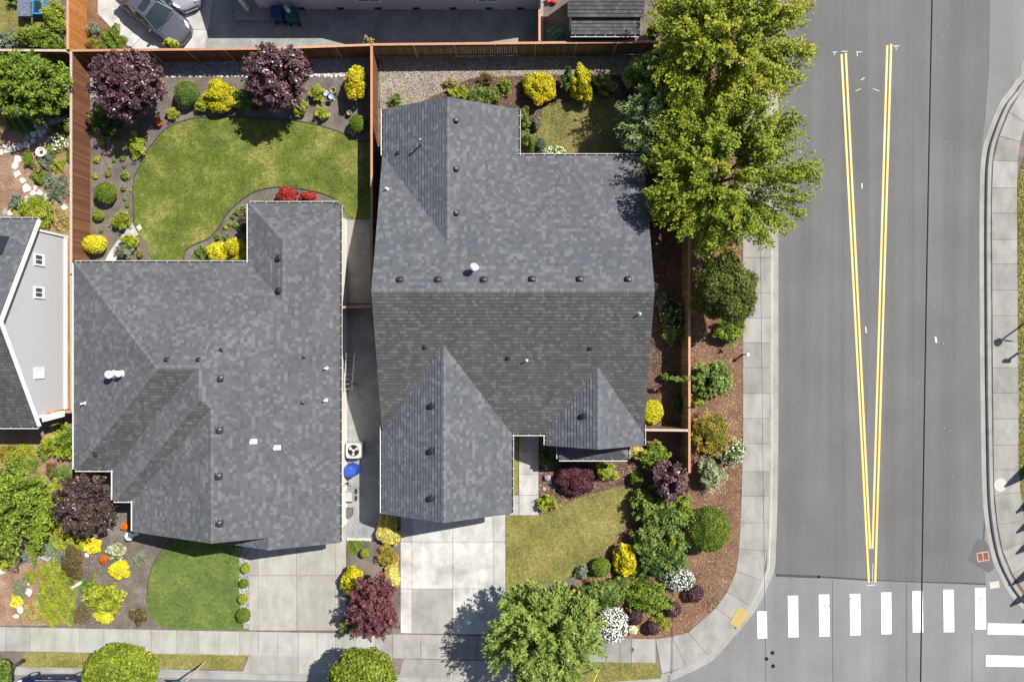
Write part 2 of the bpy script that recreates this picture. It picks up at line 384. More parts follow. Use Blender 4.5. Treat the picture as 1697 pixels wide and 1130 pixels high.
for p, q in (((1396, 89), (1441.5, 966)), ((1403, 87), (1443.5, 910)), ((1472, 74), (1447.5, 910)), ((1478.5, 72), (1452, 966))):
    strip('yellow_line', p, q, 3.4, M['yellow_paint'])
for x0, x1, y0, y1 in ((1256, 1272, 1014, 1059), (1307, 1324, 988, 1057), (1358.5, 1376, 986, 1056), (1410, 1427.5, 985, 1054), (1462, 1479, 982.5, 1052), (1514, 1531.5, 980, 1049), (1565.5, 1583, 978, 1048.5), (1618, 1636, 975, 1044)):
    strip('crosswalk_bar', ((x0 + x1) / 2 - 0.4, y0), ((x0 + x1) / 2 + 0.4, y1), x1 - x0, M['white_paint'])
strip('crosswalk_bar', (1639, 1043), (1740, 1045), 18.5, M['white_paint'])
strip('crosswalk_bar', (1636, 1096), (1740, 1098), 18.5, M['white_paint'])
for p, q, w in (((1381, 85), (1389, 85), 1), ((1384, 85), (1384, 90), 1), ((1396, 84), (1406, 84), 1), ((1420, 85), (1430, 85), 1), ((1422, 85), (1422, 92), 1), ((1482, 75), (1492, 75), 1), ((1486, 75), (1487, 81), 1), ((1428, 132), (1434, 128), 1.2), ((1438, 971), (1452, 970), 1), ((1448, 935), (1447, 966), 0.8), ((1419, 150), (1428, 146), 0.7), ((1448, 146), (1459, 150), 0.8), ((1430, 303), (1430, 312), 1.6), ((1552, 558), (1554, 568), 3), ((1436, 541), (1437, 552), 1.6)):
    strip('survey_mark', p, q, w, M['chalk'])
for px, w in ((1437, 0.9), (1515, 1.1), (1397, 0.7), (1583, 0.7)):
    strip('lane_seam', (px + 2, -300), (px, 955), w, M['asphalt_patch'], z=ROADZ + 0.0065)
for px, y0, w in ((1381, 962, 1.0), (1504, 968, 1.2), (1613, 1050, 0.9)):
    strip('lane_seam', (px, y0), (px + 2, 1500), w, M['asphalt_patch'], z=ROADZ + 0.0065)
M['pale_spot'] = plain('pale_spot', (0.3, 0.3, 0.29), 0.8, var=0.3)
mb = MB()
for k in range(44):
    px, py = (rnd.gauss(1562, 16), rnd.uniform(20, 900)) if k < 30 else (rnd.uniform(1300, 1640), rnd.uniform(0, 1130)); x, y = at(px, py); r = rnd.uniform(0.015, 0.042); n = 6
    mb.poly([(x + math.cos(6.283 * j / n) * r * rnd.uniform(.6, 1), y + math.sin(6.283 * j / n) * r * 1.4 * rnd.uniform(.6, 1), ROADZ + 0.0105) for j in range(n)])
o = mb.build('pale_spots', M['pale_spot'], road); o['kind'] = 'stuff'
# kerbs with gutter pans
GW = smooth_open([at(*p) for p in gut_w], 3); GE = smooth_open([at(*p) for p in gut_e], 3)
def kerb(name, line, side, lean=0.015):
    """line: outer edge of the gutter pan; the kerb lies on `side` of it"""
    a = line; bb = offset_line(line, side * 0.38); c = offset_line(line, side * (0.38 + lean)); d = offset_line(line, side * 0.6); mb = MB(); pan = MB()
    for k in range(len(line) - 1):
        t = 0.5
        f = [(*a[k], ROADZ + 0.012), (*a[k + 1], ROADZ + 0.012), (*bb[k + 1], ROADZ + 0.004), (*bb[k], ROADZ + 0.004)]; pan.poly(f if side < 0 else f[::-1])
        for (p, q, zp, zq, mbx) in ((bb, c, ROADZ + 0.004, 0.012, mb), (c, d, 0.012, 0.018, pan), (d, d, 0.018, -0.2, pan)):
            f = [(*p[k], zp), (*p[k + 1], zp), (*q[k + 1], zq), (*q[k], zq)]
            mbx.poly(f if side < 0 else f[::-1], t)
    o = mb.build(name, M['kerb']); tag(o, kind='structure'); pan.build('gutter_pan', M['concrete_grey'], o); return d
KW = kerb('kerb', GW, 1.0, 0.09)
KE = kerb('kerb', GE, -1.0)
# yard slabs (top at 0)
def slab_zone(name, poly, m, z=0.0):
    mb = MB(); mb.prism(poly, -0.25, z); o = mb.build(name, m); tag(o, kind='structure'); return o
yard_w = list(KW) + [at(-1000, 600), (-70, 60), (at(1285, 0)[0], 60)]
slab_zone('yard_ground', yard_w, M['soil'])
slab_zone('verge_ground', list(KE) + [at(2300, 500)], M['soil'])

def zone(name, pts, m, z, smooth=True, k=4, kind='structure', parent=None):
    P = [at(*p) for p in pts]
    if smooth: P = smooth_closed(P, k)
    sheet(name, P, m, z, world=True, kind=kind, parent=parent); return P
ZP = {}
def rect(x0, y0, x1, y1): return [(x0, y0), (x1, y0), (x1, y1), (x0, y1)]
ZP['mulch_e'] = zone('bark_bed', [(1136, -200), (1232, -200), (1232, 730), (1230, 800), (1226, 870), (1219, 946), (1204, 980), (1186, 1006), (1140, 1048), (1086, 1060), (985, 1059), (940, 1000), (960, 945), (1020, 890), (1045, 830), (1040, 790), (890, 855), (890, 700), (1060, 700), (1136, 705)], M['mulch'], 0.004, False)
ZP['bed_front'] = zone('front_bed', [(892, 740), (1060, 740), (1138, 760), (1138, 800), (1045, 812), (985, 822), (920, 850), (892, 856)], M['dark_mulch'], 0.008, False)
ZP['mulch_side'] = zone('side_bed', rect(1040, 255, 1138, 706), M['dark_mulch'], 0.008, False)
ZP['bed_back'] = zone('back_bed', rect(628, 96, 1138, 300), M['dark_mulch'], 0.006, False)
ZP['gravel_a'] = zone('tan_gravel_bed', [(627, 94), (1090, 94), (1090, 126), (900, 124), (780, 130), (740, 150), (690, 172), (630, 190)], M['tan_gravel'], 0.012, False)
ZP['gravel_b'] = zone('gravel_strip', [(124, 94), (612, 94), (612, 127), (440, 126), (300, 127), (170, 126), (168, 168), (148, 168), (140, 100)], M['gravel'], 0.012, False)
ZP['gravel_n'] = zone('gravel_yard', [(340, -300), (900, -300), (900, 92), (335, 96)], M['fine_gravel'], 0.012, False)
ZP['gravel_gap'] = zone('side_gravel', rect(569, 505, 640, 893), M['fine_gravel'], 0.012, False)
ZP['lawn_b'] = zone('back_lawn', [(222, 369), (221, 307), (231, 276), (250, 242), (275, 214), (306, 200), (337, 195), (383, 195), (430, 197), (492, 201), (538, 211), (572, 223), (597, 236), (624, 242), (624, 366), (581, 364), (569, 347), (554, 330), (523, 318), (476, 311), (445, 312), (414, 322), (383, 347), (365, 372), (349, 393), (321, 406), (306, 418), (300, 445), (258, 445), (244, 409), (228, 384)], M['lawn'], 0.02)
ZP['lawn_bf'] = zone('front_lawn', [(244, 1000), (246, 960), (258, 925), (282, 895), (300, 880), (396, 880), (398, 930), (395, 985), (403, 1034), (390, 1042), (285, 1040), (262, 1034), (250, 1018)], M['lawn_rich'], 0.02)
ZP['lawn_a'] = zone('dry_front_lawn', [(838, 854), (892, 854.5), (915, 847), (950, 828), (985, 817), (1030, 805), (1052, 806), (1050, 830), (1040, 860), (1020, 895), (985, 930), (955, 950), (915, 966), (870, 974), (838, 974)], M['lawn_dry'], 0.02, False)
ZP['lawn_ab'] = zone('dry_back_lawn', [(895, 200), (905, 174), (940, 170), (985, 158), (1020, 165), (1030, 262), (900, 262), (889, 232)], M['lawn_dry'], 0.02)
ZP['strip_l'] = zone('parking_strip_lawn', [(38, 1080), (412, 1082), (401, 1109), (36, 1105)], M['lawn_dry'], 0.02, False)
ZP['strip_r'] = zone('parking_strip_lawn', [(930, 1096), (1089, 1098), (1096, 1123), (1000, 1130), (930, 1128)], M['lawn_dry'], 0.02, False)
ZP['lawn_nw'] = zone('neighbour_lawn', [(-60, -120), (72, -120), (74, 30), (70, 62), (10, 66), (-60, 60)], M['lawn_dry'], 0.02)
ZP['verge'] = zone('verge_lawn', [(1686, 300), (1700, 250), (1760, 190), (2000, 150), (2000, 960), (1760, 960), (1692, 880), (1687, 780)], M['lawn_dry'], 0.02, False)
ZP['red_w'] = zone('garden_soil', [(-300, 180), (146, 180), (146, 700), (124, 780), (196, 1036), (-300, 1036)], M['red_soil'], 0.004, False)
ZP['soil_bf'] = zone('front_garden_soil', [(130, 700), (230, 700), (230, 860), (420, 860), (415, 1042), (120, 1038), (125, 960), (100, 900)], M['soil'], 0.009)
ZP['driveway_n_soil'] = zone('drive_bed', [(140, -200), (168, -200), (168, 30), (215, 82), (216, 100), (140, 100)], M['mulch'], 0.01, False)
ZP['pebbles'] = zone('white_pebble_strip', [(396, 900), (413, 900), (413, 1042), (404, 1040), (396, 985)], M['gravel'], 0.024, False)
# lawn edging
def edging(name, key, a, b_, label, r=0.035):
    P = ZP[key][a:b_]; mb = MB(); mb.tube([(x, y, 0.03) for x, y in P], r, 6)
    tag(mb.build(name, M['edging']), label, 'lawn edging')
edging('lawn_edging', 'lawn_b', 0, 56, 'dark edging strip curving round the north side of the green back lawn')
edging('lawn_edging', 'lawn_b', 68, 110, 'dark edging strip around the bed with the red shrubs')
edging('lawn_edging', 'lawn_bf', 0, 20, 'dark edging strip round the rich green front lawn', 0.025)

# slabs of concrete, each its own piece
def slab_piece(parent, pts, m, z=0.028, gap=0.012, name='slab'):
    c = Vector((sum(p[0] for p in pts) / len(pts), sum(p[1] for p in pts) / len(pts)))
    P = []
    for p in pts:
        v = Vector(p) - c; L = v.length; P.append(tuple(c + v * (1 - gap * 1.4 / L)))
    mb = MB(); mb.prism(P, -0.06, z + rnd.uniform(-0.004, 0.004)); return mb.build(name, m, parent, (c.x, c.y, 0))
def structure_empty(name, loc=(0, 0, 0)):
    o = bpy.data.objects.new(name, None); link(o, None, loc); o['kind'] = 'structure'; return o
# pavement beside the wide street and round the corner
side = structure_empty('sidewalk', (*at(1255, 600), 0))
I = [(1230.5, y) for y in (-190, -149, -108, -67, -26, 15, 56, 98, 139, 180, 221, 262, 303, 344, 386, 427, 486, 527, 568, 609, 652, 693, 735)] + [(1229, 781), (1228, 822), (1226, 866), (1224, 909), (1219, 946), (1204, 980), (1186, 1006), (1140, 1047), (1113, 1054), (1086, 1058)]
O = [(1275.5, y) for y in (-190, -149, -108, -67, -26, 15, 56, 98, 139, 180, 221, 262, 303, 344, 386, 427, 486, 527, 568, 609, 652, 693, 735)] + [(1275, 781), (1274, 822), (1273, 866), (1271, 912), (1264, 962), (1243, 1004), (1222, 1034), (1172, 1084), (1136, 1103), (1096, 1116)]
O = [at(*p) for p in O]
for k in range(len(I) - 1):
    m = M['concrete_grey']
    slab_piece(side, [at(*I[k]), at(*I[k + 1]), O[k + 1], O[k]], m)
def ytop(x): return 1038 + 20 * x / 1086.0
walk = structure_empty('sidewalk', (*at(500, 1062), 0))
xs = list(range(-400, 0, 40)) + [9, 50, 91, 132, 172, 212, 251, 293, 329, 363, 397, 428, 460, 494, 525, 556, 588, 622, 650, 697, 743, 792, 840, 888, 935, 975, 1003, 1046, 1086]
for k in range(len(xs) - 1):
    x0, x1 = xs[k], xs[k + 1]
    slab_piece(walk, [at(x0, ytop(x0)), at(x1, ytop(x1)), at(x1, ytop(x1) + 40), at(x0, ytop(x0) + 40)], M['concrete'] if x1 < 640 else M['concrete_grey'])
# driveways
drv = structure_empty('driveway', (*at(490, 970), 0))
xb, yb = [413, 428, 491, 556, 573], [870, 953, 1042]
for i in range(4):
    for j in range(2):
        slab_piece(drv, [at(xb[i], yb[j]), at(xb[i + 1], yb[j]), at(xb[i + 1], yb[j + 1] + (2 if j else 0)), at(xb[i], yb[j + 1] + (2 if j else 0))], M['concrete'])
for x0, x1, y0, y1, fl in ((413, 494, 1083, 1112, -11), (494, 590, 1085, 1115, 11)):
    slab_piece(drv, [at(x0, y0), at(x1, y0 + 1.5), at(x1 + (fl if fl > 0 else 0), y1 + 2), at(x0 + (fl if fl < 0 else 0), y1)], M['concrete'], 0.02, name='apron_slab')
drv2 = structure_empty('driveway', (*at(750, 950), 0))
xb, yb = [663.5, 682, 750, 817, 837], [835, 897.5, 975, 1048]
for i in range(4):
    for j in range(3):
        slab_piece(drv2, [at(xb[i], yb[j]), at(xb[i + 1], yb[j]), at(xb[i + 1], yb[j + 1] + (i + 1 if j == 2 else 0)), at(xb[i], yb[j + 1] + (i if j == 2 else 0))], M['concrete_white'] if (j == 0 or i in (0, 3)) else M['concrete_grey'] if j == 2 and i < 2 else M['concrete_white'])
for x0, x1, y0, y1, a, c in ((668, 745, 1091, 1121, -8, 0), (745, 846, 1093, 1124, 0, 8)):
    slab_piece(drv2, [at(x0, y0), at(x1, y0 + 2), at(x1 + c, y1 + 2), at(x0 + a, y1)], M['concrete_grey'], 0.02, name='apron_slab')
path = structure_empty('front_path', (*at(875, 790), 0))
for y0, y1 in ((700, 748), (748, 785), (785, 820), (820, 853.5)):
    slab_piece(path, [at(859.5, y0), at(892, y0), at(892, y1), at(859.5, y1)], M['concrete_white'])
slab_piece(path, [at(843, 820), at(859, 820), at(859, 853.5), at(843, 853.5)], M['concrete_white'])
drv3 = structure_empty('driveway', (*at(260, 30), 0))
for pts in ([(162, -200), (255, -200), (255, 40), (216, 82), (168, 30), (162, 25)], [(255, -200), (356, -200), (352, 0), (345, 50), (255, 50)], [(255, 50), (345, 50), (336, 95), (216, 95), (216, 82), (255, 40)]):
    slab_piece(drv3, [at(*p) for p in pts], M['concrete_white'], 0.03)
sidewalk_pad = structure_empty('side_path', (*at(592, 430), 0))
for y0, y1 in ((364, 412), (412, 458), (458, 503)):
    slab_piece(sidewalk_pad, [at(570, y0), at(622, y0), at(622, y1), at(570, y1)], M['concrete_grey'], 0.03)
cp = structure_empty('curved_path', (*at(200, 405), 0))
A = smooth_open([at(*p) for p in ((168, 445), (180, 420), (197, 396), (219, 371))], 4); B = smooth_open([at(*p) for p in ((190, 445), (194, 425), (207, 405), (230, 389))], 4)
for k in range(0, len(A) - 1, 2):
    slab_piece(cp, [A[k], A[k + 2], B[k + 2], B[k]], M['concrete_white'], 0.035, 0.004)
slab_piece(cp, [at(226, 376), at(232, 372), at(236, 379), at(230, 383)], M['stone'], 0.05, 0)
# east pavement
es = structure_empty('sidewalk', (*at(1662, 600), 0))
Ie = [(1810, 52), (1740, 105), (1697, 142), (1671, 186), (1655, 226), (1645, 266), (1643, 312), (1642.5, 354), (1642.5, 397), (1643, 438), (1643, 481), (1643.5, 523), (1643.5, 566), (1644, 609), (1644, 651), (1645, 694), (1645, 737), (1645.5, 778), (1647, 820), (1652, 869), (1660, 911), (1677, 951), (1700, 985), (1760, 1030)]
Oe = [(1830, 110), (1770, 150), (1722, 178), (1700, 205), (1690, 235), (1686, 268), (1685, 312), (1685, 354), (1685, 397), (1685, 438), (1686, 481), (1686, 523), (1686, 566), (1687, 609), (1687, 651), (1687, 694), (1687, 737), (1688, 778), (1690, 815), (1696, 862), (1706, 895), (1720, 925), (1745, 955), (1790, 985)]
for k in range(len(Ie) - 1):
    slab_piece(es, [at(*Ie[k]), at(*Ie[k + 1]), at(*Oe[k + 1]), at(*Oe[k])], M['concrete_grey'], 0.03)
# tactile ramp panel at the corner
mb = MB(); tp = [at(1221.5, 1005), at(1241.5, 1016), at(1223, 1041), at(1208.5, 1032)]
mb.prism(tp, 0.0, 0.05)
for i in range(7):
    for j in range(5):
        u, v = (i + 0.5) / 7, (j + 0.5) / 5
        x = (tp[0][0] * (1 - u) + tp[3][0] * u) * (1 - v) + (tp[1][0] * (1 - u) + tp[2][0] * u) * v
        y = (tp[0][1] * (1 - u) + tp[3][1] * u) * (1 - v) + (tp[1][1] * (1 - u) + tp[2][1] * u) * v
        mb.lathe((x, y, 0.05), [(0.03, 0), (0.02, 0.012)], 6)
M['tactile'] = paint_mat('tactile_yellow', (0.43, 0.31, 0.11), 0.6, (0.26, 0.22, 0.14))
mb.build('tactile_panel', M['tactile'], side, (*at(1224, 1023), 0))
# covers and drains
def disc(name, px, py, r, m, z, label, cat, ring=True, grp=None):
    x, y = at(px, py); mb = MB(); mb.lathe((x, y, z - 0.03), [(r, 0), (r, 0.036), (r * 0.88, 0.036), (r * 0.86, 0.03), (r * 0.3, 0.03), (r * 0.28, 0.036)], 24)
    o = mb.build(name, m, None, (x, y, z - 0.03)); tag(o, label, cat, grp); return o
M['iron'] = plain('cast_iron', (0.11, 0.11, 0.108), 0.6, 0.5, var=0.25)
disc('valve_cover', 1281, 1083, 0.13, M['iron'], ROADZ, 'small round iron valve cover in the asphalt south of the crosswalk', 'valve cover', grp='valve covers in the road')
disc('valve_cover', 1271, 1093, 0.13, M['iron'], ROADZ, 'small round iron valve cover in the asphalt south of the crosswalk', 'valve cover', grp='valve covers in the road')
disc('valve_cover', 1282, 1105, 0.13, M['iron'], ROADZ, 'small round iron valve cover in the asphalt south of the crosswalk', 'valve cover', grp='valve covers in the road')
disc('utility_cover', 1046, 1076, 0.16, M['iron'], 0.031, 'small round dark iron cover set in the pavement slab beside the white flowering bush', 'utility cover')
M['pale_cover'] = plain('pale_cover', (0.46, 0.43, 0.36), 0.8, var=0.12)
disc('manhole_cover', 1657, 803, 0.42, M['pale_cover'], 0.035, 'large pale round cover in the pavement across the wide street', 'manhole cover')
mb = MB(); c = at(1650, 970); mb.box((c[0], c[1], ROADZ + 0.005), (0.62, 0.42, 0.03), 0.12); mb.box((c[0] - 0.2, c[1] - 0.1, ROADZ + 0.022), (0.08, 0.05, 0.012), 0.12)
tag(mb.build('utility_box_cover', M['pale_cover'], None, (*c, ROADZ)), 'pale square utility box lid in the asphalt beside the corner kerb', 'utility cover')
c = at(1631, 923); dr = empty('storm_drain', (*c, ROADZ), 'rusty two-part storm drain grate in the dark asphalt patch', 'storm drain')
M['rust'] = plain('rusty_iron', (0.2, 0.085, 0.045), 0.8, 0.2, var=0.3, scale=12); M['rust_pale'] = plain('pale_rust', (0.5, 0.3, 0.2), 0.8, var=0.2)
mb = MB(); a = 0.14
for dx, dy, sx, sy in ((0, 0.26, 0.78, 0.06), (0, -0.26, 0.78, 0.06), (-0.36, 0, 0.06, 0.5), (0.36, 0, 0.06, 0.5), (0, 0, 0.05, 0.5)):
    mb.box((c[0] + dx * math.cos(a) - dy * math.sin(a), c[1] + dx * math.sin(a) + dy * math.cos(a), ROADZ + 0.014), (sx, sy, 0.02), a)
mb.build('frame', M['rust_pale'], dr, (*c, ROADZ))
mb = MB()
for k in range(11):
    for s in (-0.18, 0.18):
        dy = -0.21 + k * 0.042
        mb.box((c[0] + s * math.cos(a) - dy * math.sin(a), c[1] + s * math.sin(a) + dy * math.cos(a), ROADZ + 0.0142), (0.3, 0.026, 0.015), a)
mb.build('grate', M['rust'], dr, (*c, ROADZ))
# stepping stones
sp = structure_empty('stepping_stone_path', (*at(50, 290), 0))
for px, py, r in ((2, 253, 8), (10, 243, 7), (12, 251, 8), (22, 247, 11), (33, 244, 10), (44, 241, 9), (45, 229, 9), (56, 224, 10), (54, 234, 7), (64, 219, 6), (67, 225, 6), (73, 219, 6), (86, 201, 11), (103, 198, 8), (98, 203, 6), (29, 265, 11), (26, 276, 10), (29, 289, 11), (38, 300, 9), (45, 312, 12), (58, 311, 7), (55, 320, 8), (66, 319, 10), (79, 326, 9), (91, 335, 8), (106, 343, 9), (8, 352, 9), (17, 353, 8), (45, 330, 7), (76, 339, 7)):
    n = rnd.choice((4, 5, 5, 6)); a0 = rnd.uniform(0, 6.28); pts = []
    c = at(px, py)
    for k in range(n):
        an = a0 + 6.283 * (k + rnd.uniform(-0.25, 0.25)) / n; rr = r / 26.3 * rnd.uniform(0.75, 1.1) * 0.72
        pts.append((c[0] + rr * math.cos(an), c[1] + rr * math.sin(an)))
    mb = MB(); mb.prism(pts, -0.02, 0.04 + rnd.uniform(0, 0.02)); mb.build('flagstone', M['stone'] if rnd.random() < 0.85 else M['stone_grey'], sp, (*c, 0))
# ---------------------------------------------------------------- houses
def plane(gx, gy, x0, y0, z0):
    """z = z0 + gx*(x-x0) + gy*(y-y0)"""
    return (gx, gy, z0 - gx * x0 - gy * y0)
def pz(p, x, y): return p[0] * x + p[1] * y + p[2]
class Wing:
    def __init__(s, x0, x1, y0, y1, planes): s.fp = [(x0, y0), (x1, y0), (x1, y1), (x0, y1)]; s.b = (x0, x1, y0, y1); s.pl = planes
    def h(s, x, y):
        if not (s.b[0] - 1e-6 <= x <= s.b[1] + 1e-6 and s.b[2] - 1e-6 <= y <= s.b[3] + 1e-6): return -9
        return min(pz(p, x, y) for p in s.pl)
    def facets(s):
        out = []
        for i, p in enumerate(s.pl):
            poly = list(s.fp)
            for j, q in enumerate(s.pl):
                if i != j and poly: poly = clip(poly, q[0] - p[0], q[1] - p[1], q[2] - p[2])
            if len(poly) >= 3: out.append((p, poly))
        return out
def roof_height(wings, x, y): return max(w.h(x, y) for w in wings)
def build_roof(house, wings, mat, tabs=True, thick=0.17, course=0.195, seed=1, near=None):
    r2 = random.Random(seed)
    sh = MB()
    for w in wings:
        for p, poly in w.facets():
            n = len(poly); top = [(x, y, pz(p, x, y) - 0.012) for x, y in poly]; bot = [(x, y, pz(p, x, y) - thick) for x, y in poly]
            a = sum(poly[k][0] * poly[(k + 1) % n][1] - poly[(k + 1) % n][0] * poly[k][1] for k in range(n))
            if a < 0: top.reverse(); bot.reverse()
            sh.poly(top); sh.poly(bot[::-1])
            for k in range(n): k2 = (k + 1) % n; sh.poly([bot[k], bot[k2], top[k2], top[k]])
    roof = sh.build('roof', M['sheath'] if tabs else mat, house, WL[house.name])
    if not tabs: return roof
    base_tabs, dark_tabs = MB(), MB()
    for wi, w in enumerate(wings):
        for p, poly in w.facets():
            mb = dark_tabs if p[1] > 0.2 else base_tabs
            g = math.hypot(p[0], p[1]); sl = math.sqrt(1 + g * g)
            dn = (p[0] / g, p[1] / g)              # uphill in plan
            du = (dn[1], -dn[0])
            nrm = Vector((-p[0], -p[1], 1)) / sl
            uv = [(x * du[0] + y * du[1], x * dn[0] + y * dn[1]) for x, y in poly]
            u0, u1 = min(q[0] for q in uv), max(q[0] for q in uv); v0, v1 = min(q[1] for q in uv), max(q[1] for q in uv)
            cs = course / sl; nrow = int((v1 - v0) / cs) + 1
            for r in range(nrow):
                va, vb = v0 + r * cs, v0 + (r + 1) * cs
                row = clip(clip(uv, 0, 1, -va), 0, -1, vb)
                if len(row) < 3: continue
                ra, rb = min(q[0] for q in row), max(q[0] for q in row)
                rr = random.Random(int(seed * 1000 + r * 7 + wi * 131 + abs(p[2]) * 50)); u = ra - rr.uniform(0, 0.35); rowt = rr.uniform(-0.06, 0.06)
                while u < rb:
                    wd = rr.choice((0.14, 0.17, 0.2, 0.24, 0.32)) * rr.uniform(0.85, 1.15); ue = u + wd
                    tt = rr.choice((0.08, 0.25, 0.35, 0.45, 0.5, 0.62, 0.8, 0.95)) + rowt; th = 0.026 + 0.012 * rr.random()
                    t = row
                    if u > ra: t = clip(t, 1, 0, -u)
                    if ue < rb and len(t) >= 3: t = clip(t, -1, 0, ue)
                    if len(t) >= 3:
                        XY = [(a * du[0] + c * dn[0], a * du[1] + c * dn[1]) for a, c in t]
                        hid = False
                        for wj, o in enumerate(wings):
                            if wj != wi and all(o.h(x, y) > pz(p, x, y) + (0.06 if wj > wi else -1e-4) for x, y in XY): hid = True; break
                        if not hid:
                            V = [Vector((x, y, pz(p, x, y))) + nrm * (0.003 + wi * 0.0008 + th * max(0, (vb - c) / cs)) for (x, y), (a, c) in zip(XY, t)]
                            if (V[1] - V[0]).cross(V[2] - V[0]).z < 0: V.reverse(); t = t[::-1]
                            mb.poly(V, min(1, max(0, tt)))
                            for k in range(len(t)):
                                k2 = (k + 1) % len(t)
                                if abs(t[k][1] - va) < 1e-5 and abs(t[k2][1] - va) < 1e-5:
                                    mb.poly([V[k] - nrm * 0.036, V[k2] - nrm * 0.036, V[k2], V[k]], 0.0)
                    u = ue
    for q, mm in ((base_tabs, mat), (dark_tabs, M['shingle_dark'])):
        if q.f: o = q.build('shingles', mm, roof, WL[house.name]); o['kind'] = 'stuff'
    return roof
def ridge_caps(roof, mat, lines, name='ridge_cap'):
    """lines: (p0, p1, planeA, planeB); one row of overlapping cap shingles per line, low end first"""
    for (a, b2, pA, pB) in lines:
        a, b2 = Vector(a), Vector(b2); d = (b2 - a); L = d.length; d.normalize(); side = Vector((-d.y, d.x)); n = max(2, int(L / 0.17)); mb = MB()
        mA = a + side * 0.2
        if pz(pA, *mA) > pz(pB, *mA): pA, pB = pB, pA
        for k in range(n):
            q0 = a + d * (L * k / n); q1 = a + d * min(L, L * (k + 1) / n + 0.03); tt = rnd.choice((0.5, 0.65, 0.75, 0.9, 1.0))
            l0, l1, r0, r1 = q0 + side * 0.14, q1 + side * 0.14, q0 - side * 0.14, q1 - side * 0.14
            zc0 = min(pz(pA, *q0), pz(pB, *q0)); zc1 = min(pz(pA, *q1), pz(pB, *q1)); e0, e1 = 0.042, 0.026
            C0, C1 = (*q0, zc0 + e0), (*q1, zc1 + e1)
            mb.poly([(*l0, pz(pA, *l0) + e0), C0, C1, (*l1, pz(pA, *l1) + e1)], tt)
            mb.poly([C0, (*r0, pz(pB, *r0) + e0), (*r1, pz(pB, *r1) + e1), C1], tt)
            mb.poly([(*l0, pz(pA, *l0)), (*q0, zc0), C0, (*l0, pz(pA, *l0) + e0)], 0.1); mb.poly([(*q0, zc0), (*r0, pz(pB, *r0)), (*r0, pz(pB, *r0) + e0), C0], 0.1)
        m_ = a.lerp(b2, 0.5); mb.build(name, mat, roof, (m_.x, m_.y, pz(pA, m_.x, m_.y)))
def gutters(house, runs):
    """runs: (p0, p1, z, outward 2d)"""
    for p, q, z, o in runs:
        p, q, o = Vector(p), Vector(q), Vector(o); mb = MB(); W = 0.125
        def pt(a, off, zz): v = a + o * off; return (v.x, v.y, zz)
        for (o0, z0, o1, z1) in ((0.0, z, 0.0, z - 0.12), (0.0, z - 0.12, W * 0.8, z - 0.12), (W * 0.8, z - 0.12, W, z), (W, z, W + 0.03, z + 0.004), (W + 0.03, z + 0.004, W + 0.03, z - 0.02)):
            mb.poly([pt(p, o0, z0), pt(q, o0, z0), pt(q, o1, z1), pt(p, o1, z1)])
        for e in (p, q): mb.poly([pt(e, 0, z), pt(e, 0, z - 0.12), pt(e, W * 0.8, z - 0.12), pt(e, W, z)])
        L = (q - p).length; n = max(1, round(L / 0.62))
        for k in range(n):
            c = p.lerp(q, (k + 0.5) / n); d = (q - p).normalized() * 0.011
            mb.poly([pt(c - d, 0.0, z + 0.002), pt(c + d, 0.0, z + 0.002), pt(c + d, W + 0.02, z + 0.006), pt(c - d, W + 0.02, z + 0.006)])
        m_ = p.lerp(q, 0.5); go = mb.build('gutter', M['gutter'], house, (m_.x, m_.y, z))
        g2 = MB(); g2.poly([pt(p, 0.004, z - 0.07), pt(q, 0.004, z - 0.07), pt(q, W * 0.9, z - 0.07), pt(p, W * 0.9, z - 0.07)]); g2.poly([pt(p, 0.004, z - 0.07), pt(q, 0.004, z - 0.07), pt(q, 0.004, z), pt(p, 0.004, z)]); g2.build('trough', M['edging'], go, (m_.x, m_.y, z))
def gable_wall(house, x0, x1, y0, y1, along, zeave, zpeak, m, name='wall'):
    mb = MB(); X = (x0 + x1) / 2; Y = (y0 + y1) / 2
    if along == 'y': prof = [(x0, 0), (x1, 0), (x1, zeave), (X, zpeak), (x0, zeave)]; f = lambda a, z, e: (a, e, z); e0, e1 = y0, y1
    elif along == 'x': prof = [(y0, 0), (y1, 0), (y1, zeave), (Y, zpeak), (y0, zeave)]; f = lambda a, z, e: (e, a, z); e0, e1 = x0, x1
    else: prof = [(x0, 0), (x1, 0), (x1, zeave), (x0, zeave)]; f = lambda a, z, e: (a, e, z); e0, e1 = y0, y1
    A = [f(a, z, e0) for a, z in prof]; B = [f(a, z, e1) for a, z in prof]
    mb.poly(A); mb.poly(B[::-1])
    for k in range(len(prof)): k2 = (k + 1) % len(prof); mb.poly([A[k2], A[k], B[k], B[k2]])
    return mb.build(name, m, house, (X, Y, 0))
